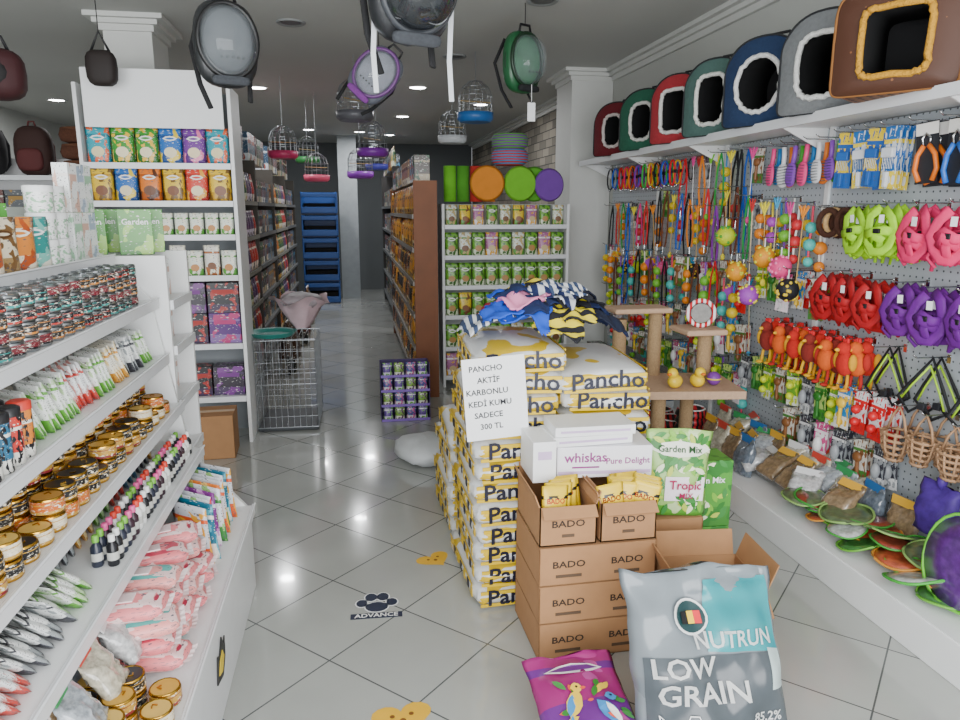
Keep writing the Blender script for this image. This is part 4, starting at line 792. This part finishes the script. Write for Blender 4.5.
for y in [3.98+.125*i for i in range(19)]:
    far+=1; P=lambda:bon[R.randrange(12)]
    hang(y,Z1,[clr[far%8],clr[(far+3)%8]] if y>4.9 else [P(),wnd[far%6] if far%2 else lsh[far%8]],3 if y>4.9 else 2,.04,group='collars, leashes and wands on hooks',s=1.2 if y>4.9 else 1)
    hang(y,Z2+.05,[P(),lsh[(far*3+1)%8],P()] if far%3 else [ropes[far%6],wnd[far%6]],2,.05,group='leashes and toys on hooks',jz=.06)
    hang(y,Z3-.05,[wnd[(far*2)%6],crd[far%7],P()] if far%2 else [ropes[far%6],hb[far%5]],3,.05,group='toys on hooks',s=1.05,jz=.06)
    if y<5.6 or far%2: hang(y,Z4-.1,[crd[far%7],crd[(far+2)%7]],2,.04,group='carded accessories on hooks',s=1.15,jz=.04)
    hang(y,.6,[ropes[(far+1)%6] if far%2 else crd[(far*2)%7],crd[(far+4)%7]],2,.04,group='toys on hooks',jz=.03)
# --- base deck items
for i in range(14):
    place(clearT[(1,2,4,0,1,2)[i%6]],(2.05+.13*(i%2)+R.uniform(-.02,.02),2.72+.085*i,.20+.03*(i%2)),RGT+R.uniform(-.7,.7),rx=-1.0+R.uniform(-.2,.3),s=R.uniform(1,1.25),group='clear bags on the base deck')
for i in range(9):
    place(clearT[(i*2+1)%5],(2.26,2.5+.19*i,.155),RGT+R.uniform(-.2,.2),rx=-.1,s=1.1,group='clear bags on the base deck')
for i in range(4): place(clearT[(3,1,2,1)[i]],(2.04,3.4+.13*i,.157),RGT,rx=-.15,s=1.15,group='clear bags on the base deck')
def frisT(c,c2,n,r=.12):
    return T('fabric_frisbee',n+' flat fabric flying disc','frisbee',('disc',M().lathe([(.01,.004),(r*.5,.009),(r*.95,.006),(r*.95,0),(.01,0)],mat(c,.3,var=.85,ns=38,coat=.8),24)),('rim',M().tube([(r*math.cos(a),r*math.sin(a),.004+.006*math.sin(a*3)) for a in [2*pi*i/24 for i in range(24)]],.006,mat(c2,.5),6,True)))
fr=[frisT('#3f7a3a','#6ab03a','green'),frisT('#b8583a','#e0983a','orange'),frisT('#b8bcb8','#3fa83a','clear'),frisT('#8a3a2a','#3f983a','red'),frisT('#5a6a4a','#8ab060','olive')]
for i in range(22):
    place(fr[i%5],(2.07+R.uniform(-.05,.11),2.04+.042*i,.19+.014*(i%5)),R.uniform(0,3),rx=R.uniform(-.25,.25),ry=R.uniform(-.1,.4),s=R.uniform(.65,.95),group='pile of flying discs')
pd=frisT('#5a2a7a','#6fc83a','purple',.17)
for i in range(4): place(pd,(2.06+.03*i,1.98-.02*i,.345),0,ry=-1.35+.06*i,rx=0,label='large purple fabric disc with lime rim standing up',group='purple flying discs')
net=M(); net.pouch(.2,.2,.12,mat('#4a2a8a',.6,var=.5,ns=40),lump=.02,seed=4)
place(T('net_bag','purple net bag of toys on the base deck','bag',('bag_body',net),('knot',M().sph((0,0,.21),(.02,.02,.03),mat('#4a2a8a'),8,6))),(2.24,2.3,.30),RGT,group=None)
bw=T('pet_bowl','black and red pet bowl','bowl',('bowl_body',M().lathe([(.09,0),(.1,.01),(.085,.05),(.075,.05),(.06,.015),(.01,.01)],stripes('#1a1a1e','#c8242c',10,'X',.4),20)),('rim',M().tube([(.08*math.cos(a),.08*math.sin(a),.05) for a in [2*pi*i/18 for i in range(18)]],.006,mat('#e8e8e8'),6,True)))
for q in range(4): place(bw,(2.06,4.05,.154+q*.045),0,group='stacked pet bowls')
for i in range(2): place(bw,(2.05,4.28+.23*i,.154),0,s=1.1,group='stacked pet bowls')
for i in range(8): place(dull[i%6],(2.1,4.75+.2*i,.153),RGT,s=1.1,group='boxed goods on the base deck')
# --- pet houses on the top shelf
def houseT(c,ct,n,w=.44,h=.36,d=.33,ow=.26,oh=.26,e_in=2.6,pattern=None,et=2.4,side=None):
    N=44
    def outline(W,Hh,et,eb):
        o=[]; zc=Hh*.52
        for i in range(N):
            a=2*pi*i/N; cs,sn=math.cos(a),math.sin(a); e=et if sn>=0 else 14
            o.append((W/2*abs(cs)**(2/e)*(1 if cs>=0 else -1),zc+(Hh-zc if sn>=0 else zc)*abs(sn)**(2/e)*(1 if sn>=0 else -1)))
        return o
    def inner():
        o=[]
        for i in range(N):
            a=2*pi*i/N; cs,sn=math.cos(a),math.sin(a); e=e_in if sn>=0 else max(e_in,2.1)
            o.append((ow/2*abs(cs)**(2/e)*(1 if cs>=0 else -1),h*.46+oh/2*abs(sn)**(2/e)*(1 if sn>=0 else -1)))
        return o
    m=pattern or mat(c,.9,bump=.3,ns=60,var=.2); ms=side or m
    O=lambda y,sc,sz=1,dz=0:[(x+.004*math.sin(z*40+y*50),y,z) for x,z in outline(w*sc,h*sz,et,9)]
    In=inner()
    vs=[(x,-d/2-.006,z) for x,z in In]+O(-d/2-.002,.93,.965)+O(-d/2+.008,.985,.992); f1=[]
    for j in range(2):
        for i in range(N): f1.append((j*N+i,j*N+(i+1)%N,(j+1)*N+(i+1)%N,(j+1)*N+i))
    front=M().add(vs,f1,m,True)
    v2=O(-d/2+.008,.985,.992)+O(-d/4,1.0,.985)+O(0,1.01,.975)+O(d/4,1.0,.985)+O(d/2-.01,.985,.992)+O(d/2,.93,.95); f2=[]
    for j in range(5):
        for i in range(N): f2.append((j*N+i,j*N+(i+1)%N,(j+1)*N+(i+1)%N,(j+1)*N+i))
    f2.append(tuple(range(5*N,6*N)))
    body=M().add(v2,f2,ms,True)
    inn=M().add([(x,-d/2-.006,z) for x,z in In]+[(x*.98,d/2-.05,z) for x,z in In],[(i,(i+1)%N,(i+1)%N+N,i+N) for i in range(N)]+[tuple(reversed(range(N,2*N)))],mat('#1a1a1c',.95),True)
    tri=M(); pts=[]
    for k,(x,z) in enumerate(In): pts.append((x*(1+.02*math.sin(k*2.3)),-d/2-.01+.004*math.sin(k*1.7),z+.003*math.sin(k*3.1)))
    tri.tube(pts,.013,mat(ct,.98,bump=1,ns=90,var=.25),7,True)
    pip=M()
    for yy in (-d/2+.008,d/2-.01): pip.tube([(x,yy,z) for x,z in outline(w*.99,h*.995,et,9)],.006,mat('#26282b' if ct!='#c8922a' else '#8a5a2a',.8),6,True)
    cu=M().sph((0,-.02,.05),(ow*.45,d*.36,.03),mat('#8a8a88',.95),14,6)
    hd=M().tube([(-.07,0,h*.97),(-.05,0,h+.03),(.05,0,h+.03),(.07,0,h*.97)],.008,mat('#222224',.8),6)
    return T('pet_house',n,'pet house',('front_panel',front),('fabric_shell',body),('interior',inn),('opening_trim',tri),('piping',pip),('cushion',cu),('handle',hd))
def lv_mat():
    m,nt,b=base('brown_monogram'); n=nt.nodes; L=nt.links.new
    tc=n.new('ShaderNodeTexCoord'); v=n.new('ShaderNodeTexVoronoi'); v.inputs['Scale'].default_value=26; v.inputs['Randomness'].default_value=.1; L(tc.outputs['Object'],v.inputs['Vector'])
    lt=n.new('ShaderNodeMath'); lt.operation='LESS_THAN'; lt.inputs[1].default_value=.38; L(v.outputs['Distance'],lt.inputs[0])
    mx=n.new('ShaderNodeMix'); mx.data_type='RGBA'; L(lt.outputs[0],mx.inputs[0]); mx.inputs[6].default_value=hx('#4a2a1a'); mx.inputs[7].default_value=hx('#8f5c36'); L(mx.outputs[2],b.inputs['Base Color']); b.inputs['Roughness'].default_value=.6; return m
hs=[(2.12,2.60,.62,houseT('#5c3420','#c8922a','brown patterned fabric pet house with gold fluffy square opening',.44,.39,.34,.23,.24,7,lv_mat(),et=4.5)),
    (2.205,3.12,.42,houseT('#777a7c','#e8e8e4','grey fabric pet house with white fluffy trim',.42,.43,.30,.22,.27,3.2,side=mat('#5a5c60',.9))),
    (2.205,3.62,.42,houseT('#1f3456','#eceae6','navy blue fabric pet house with round white trim',.44,.43,.30,.26,.27,2.1)),
    (2.205,4.12,.42,houseT('#4a6862','#e6e6e0','grey green fabric pet house with white trimmed opening',.42,.42,.30,.20,.27,4)),
    (2.205,4.61,.42,houseT('#a83038','#e8e4e0','red fabric pet house with white trimmed opening',.42,.42,.30,.21,.26,5,side=mat('#7a1a22',.9))),
    (2.205,5.14,.42,houseT('#27604a','#dcdcd6','dark green fabric pet house with white trim',.46,.41,.30,.21,.25,3)),
    (2.205,5.72,.42,houseT('#6a1420','#d8ccc8','dark red fabric pet house with white trim',.46,.40,.30,.20,.24,3))]
for x,y,a,t in hs: place(t,(x,y,1.9775),RGT+a,group='pet houses on the top shelf')
# =================================================================== CEILING HANGERS
def carrierT(shell,win,strap,n,cord,front='#3a3d42',lin='#7d8184',cd=None):
    b=M().sph((0,.03,-.2),(.15,.06,.2),mat(shell,.45,coat=.2),24,16,e1=.7,e2=.6)
    f=M().sph((0,-.0,-.19),(.132,.15,.162),win,28,18,e1=.85,e2=.8)
    inner=M().sph((0,-.028,-.19),(.118,.012,.145),mat(lin,.8,var=.5,ns=14),18,10)
    fr=M().tube([(.138*math.cos(a),-.028,-.19+.169*math.sin(a)) for a in [2*pi*i/32 for i in range(32)]],.013,mat(strap,.4),8,True)
    pk=M().sph((0,-.045,-.375),(.09,.02,.022),mat(front,.9,var=.4,ns=90),16,8,e1=.5,e2=.5)
    st=M().tube([(-.1,.09,-.05),(-.14,.15,-.2),(-.12,.1,-.38),(-.09,.03,-.5)],.014,mat('#1a1a1c',.9),6,ry=.006); st.tube([(.1,.09,-.05),(.14,.15,-.2),(.12,.1,-.38),(.1,.02,-.46)],.014,mat('#1a1a1c',.9),6,ry=.006)
    h=M().tube([(-.05,0,-.01),(-.04,0,.035),(.04,0,.035),(.05,0,-.01)],.009,BLACK,6)
    v=M()
    for i in range(5): v.lathe([(.006,0),(.006,.006)],DARK,8,X=TR(-.05+.025*i,-.118+.014*abs(i-2)**1.3*.4,-.28,pi/2))
    sm=M().tube([(.15*math.cos(a),.03,-.2+.198*math.sin(a)) for a in [2*pi*i/32 for i in range(32)]],.005,mat(strap,.6),5,True)
    return T('pet_carrier_backpack',n,'pet carrier',('shell',b),('inner_lining',inner),('bubble_window',f),('window_frame',fr),('mesh_pocket',pk),('seam',sm),('shoulder_strap',st),('handle',h),('air_holes',v),('hanging_cord',M().cyl(cd or (0,0,.03),(0,0,cord) if not cd else (cd[0]+cord*cd[3],0,cd[2]+cord*cd[4]),.0035,BLACK,n=5) if not cd else M().cyl(cd[:3],(cd[0]+cord*cd[3],0,cd[2]+cord*cd[4]),.0035,BLACK,n=5)))
GW=mat('#b9c2c8',.03,alpha=.2,coat=1)
place(carrierT('#1e2023',GW,'#0f0f11','black pet backpack with clear bubble window hanging from ceiling',(H-2.40)/.86,lin='#44484c'),(-.48,3.34,2.40),.35,s=.86)
place(carrierT('#1c1e22',SMOKE,'#3a3d42','black hard shell pet backpack hanging from ceiling',H-2.47),(.255,2.5,2.47),.35,rx=.25,s=.98)
ta=.75 # purple carrier hangs tilted from its corner
place(carrierT('#5a5d68',GW,'#6a3a7a','grey and purple clear pet backpack hanging tilted from ceiling',(H-2.40)/.85,'#7a3a8a','#8a8c98',cd=(-.1,0,-.05,-math.sin(ta),math.cos(ta))),(.28,4.35,2.42),-.1,ry=ta,s=.82)
place(carrierT('#1c5a34',GW,'#14301c','green and black pet backpack hanging from ceiling',(H-2.64)/.92,'#1c1e20','#1f6a3c'),(1.11,4.67,2.64),.5,s=.92)
rb=lambda L:T('hanging_strap','long pale fabric strap hanging from carrier','strap',('strap_band',M().tube([(0,0,0),(.006,.01,-L*.3),(-.004,.0,-L*.7),(.003,0,-L)],.012,mat('#c8ccd0',.6),4,ry=.002)))
place(rb(.42),(.10,2.6,2.36)); place(rb(.44),(.36,2.62,2.36))
place(T('hanging_tag','white paper tag hanging below the green carrier','tag',('paper',M().box((0,0,-.06),(.05,.002,.11),PAPER)),('cord',M().cyl((0,0,0),(0,0,.1),.002,PAPER,n=5))),(1.12,4.52,2.2),.1)
def bcage(c,n,w=.13,h=.26,cord=.3):
    g=M(); mt=METAL
    for i in range(16):
        a=2*pi*i/16; cs,sn=math.cos(a)*w,math.sin(a)*w
        g.tube([(cs,sn,-h),(cs,sn,-h*.45),(cs*.8,sn*.8,-h*.2),(cs*.4,sn*.4,-h*.04),(0,0,0)],.0022,mt,4)
    for z,k in ((-h*.45,1),(-h*.72,1),(-h*.2,.8)): g.tube([(w*k*math.cos(2*pi*i/16),w*k*math.sin(2*pi*i/16),z) for i in range(16)],.0028,mt,4,True)
    return T('bird_cage',n+' based wire bird cage hanging from ceiling','bird cage',('wire_dome',g),('base_tray',M().lathe([(w*.9,-h-.05),(w*1.08,-h-.03),(w*1.1,-h+.02),(w*1.02,-h+.02)],mat(c,.4),20)),('perch',M().cyl((-w,0,-h*.6),(w,0,-h*.6),.004,mat('#c8a870'),n=6)),('hook',M().cyl((0,0,0),(0,0,cord),.003,METAL,n=5)))
for x,y,z,c,n,k in ((1.04,6.1,2.58,'#2a6ab0','blue',1.05),(.96,6.9,2.45,'#c8ccd0','white',.95),(.07,6.4,2.62,'#5a5a60','grey',1.1),(-.62,7.5,2.35,'#c83a6a','pink',1),(-.35,8.46,2.17,'#e05a7a','pink',1),(.22,6.8,2.33,'#7a2a9a','purple',1),(.13,8.4,2.22,'#8a3ab0','purple',1.05),(-.47,9.0,2.4,'#3a8a4a','green',1),(.35,9.4,2.35,'#4a4ab0','blue',1)):
    place(bcage(c,n,cord=(H-z)/k),(x,y,z),R.uniform(0,1),s=k,group='hanging bird cages')
# =================================================================== FLOOR STICKERS
def paw():
    l=M()
    def d(x,y,rx,ry,c,z): l.add([(x+rx*math.cos(a),y+ry*math.sin(a),z) for a in [2*pi*i/16 for i in range(16)]],[tuple(range(16))],c)
    K=mat('#16203a',.5)
    for x,y,r in ((-.06,.012,.022),(-.024,.055,.024),(.024,.055,.024),(.06,.012,.022)): d(x,y,r+.005,r*1.25+.005,PAPER,.0008); d(x,y,r,r*1.25,K,.0016)
    d(0,-.02,.05,.041,PAPER,.0008); d(0,-.02,.045,.036,K,.0016)
    l.box((0,-.082,.001),(.2,.036,.0012),K); vs,fs=textgeo('ADVANCE'); l.add([(v[0]*.036,v[1]*.036-.082,.002+v[2]*.01) for v in vs],fs,WTX)
    return T('floor_sticker','dark blue paw print sticker with white lettering on floor','sticker',('printed_paw',l))
place(paw(),(.05,2.66,.0006),-.05)
def ysk():
    l=M()
    for x,y,r in ((-.03,.012,.008),(.03,.012,.008),(0,-.012,.010)): l.add([(x+r*math.cos(a),y+r*math.sin(a),.0018) for a in [2*pi*i/12 for i in range(12)]],[tuple(range(12))],mat('#7a4a1a',.5))
    return T('floor_sticker','yellow and orange heart shaped sticker on floor','sticker',('sticker_base',M().add([(.095*math.sin(t)**3,.085*(.81*math.cos(t)-.31*math.cos(2*t)-.12*math.cos(3*t)-.06*math.cos(4*t)),.001) for t in [-2*pi*i/28 for i in range(28)]],[tuple(range(28))],mat('#e8b42a',.4))),('printed_marks',l))
place(ysk(),(.105,1.98,.0006),.1); place(ysk(),(.32,3.0,.0006),.5,s=.85)
print('OBJ',CNT[0])
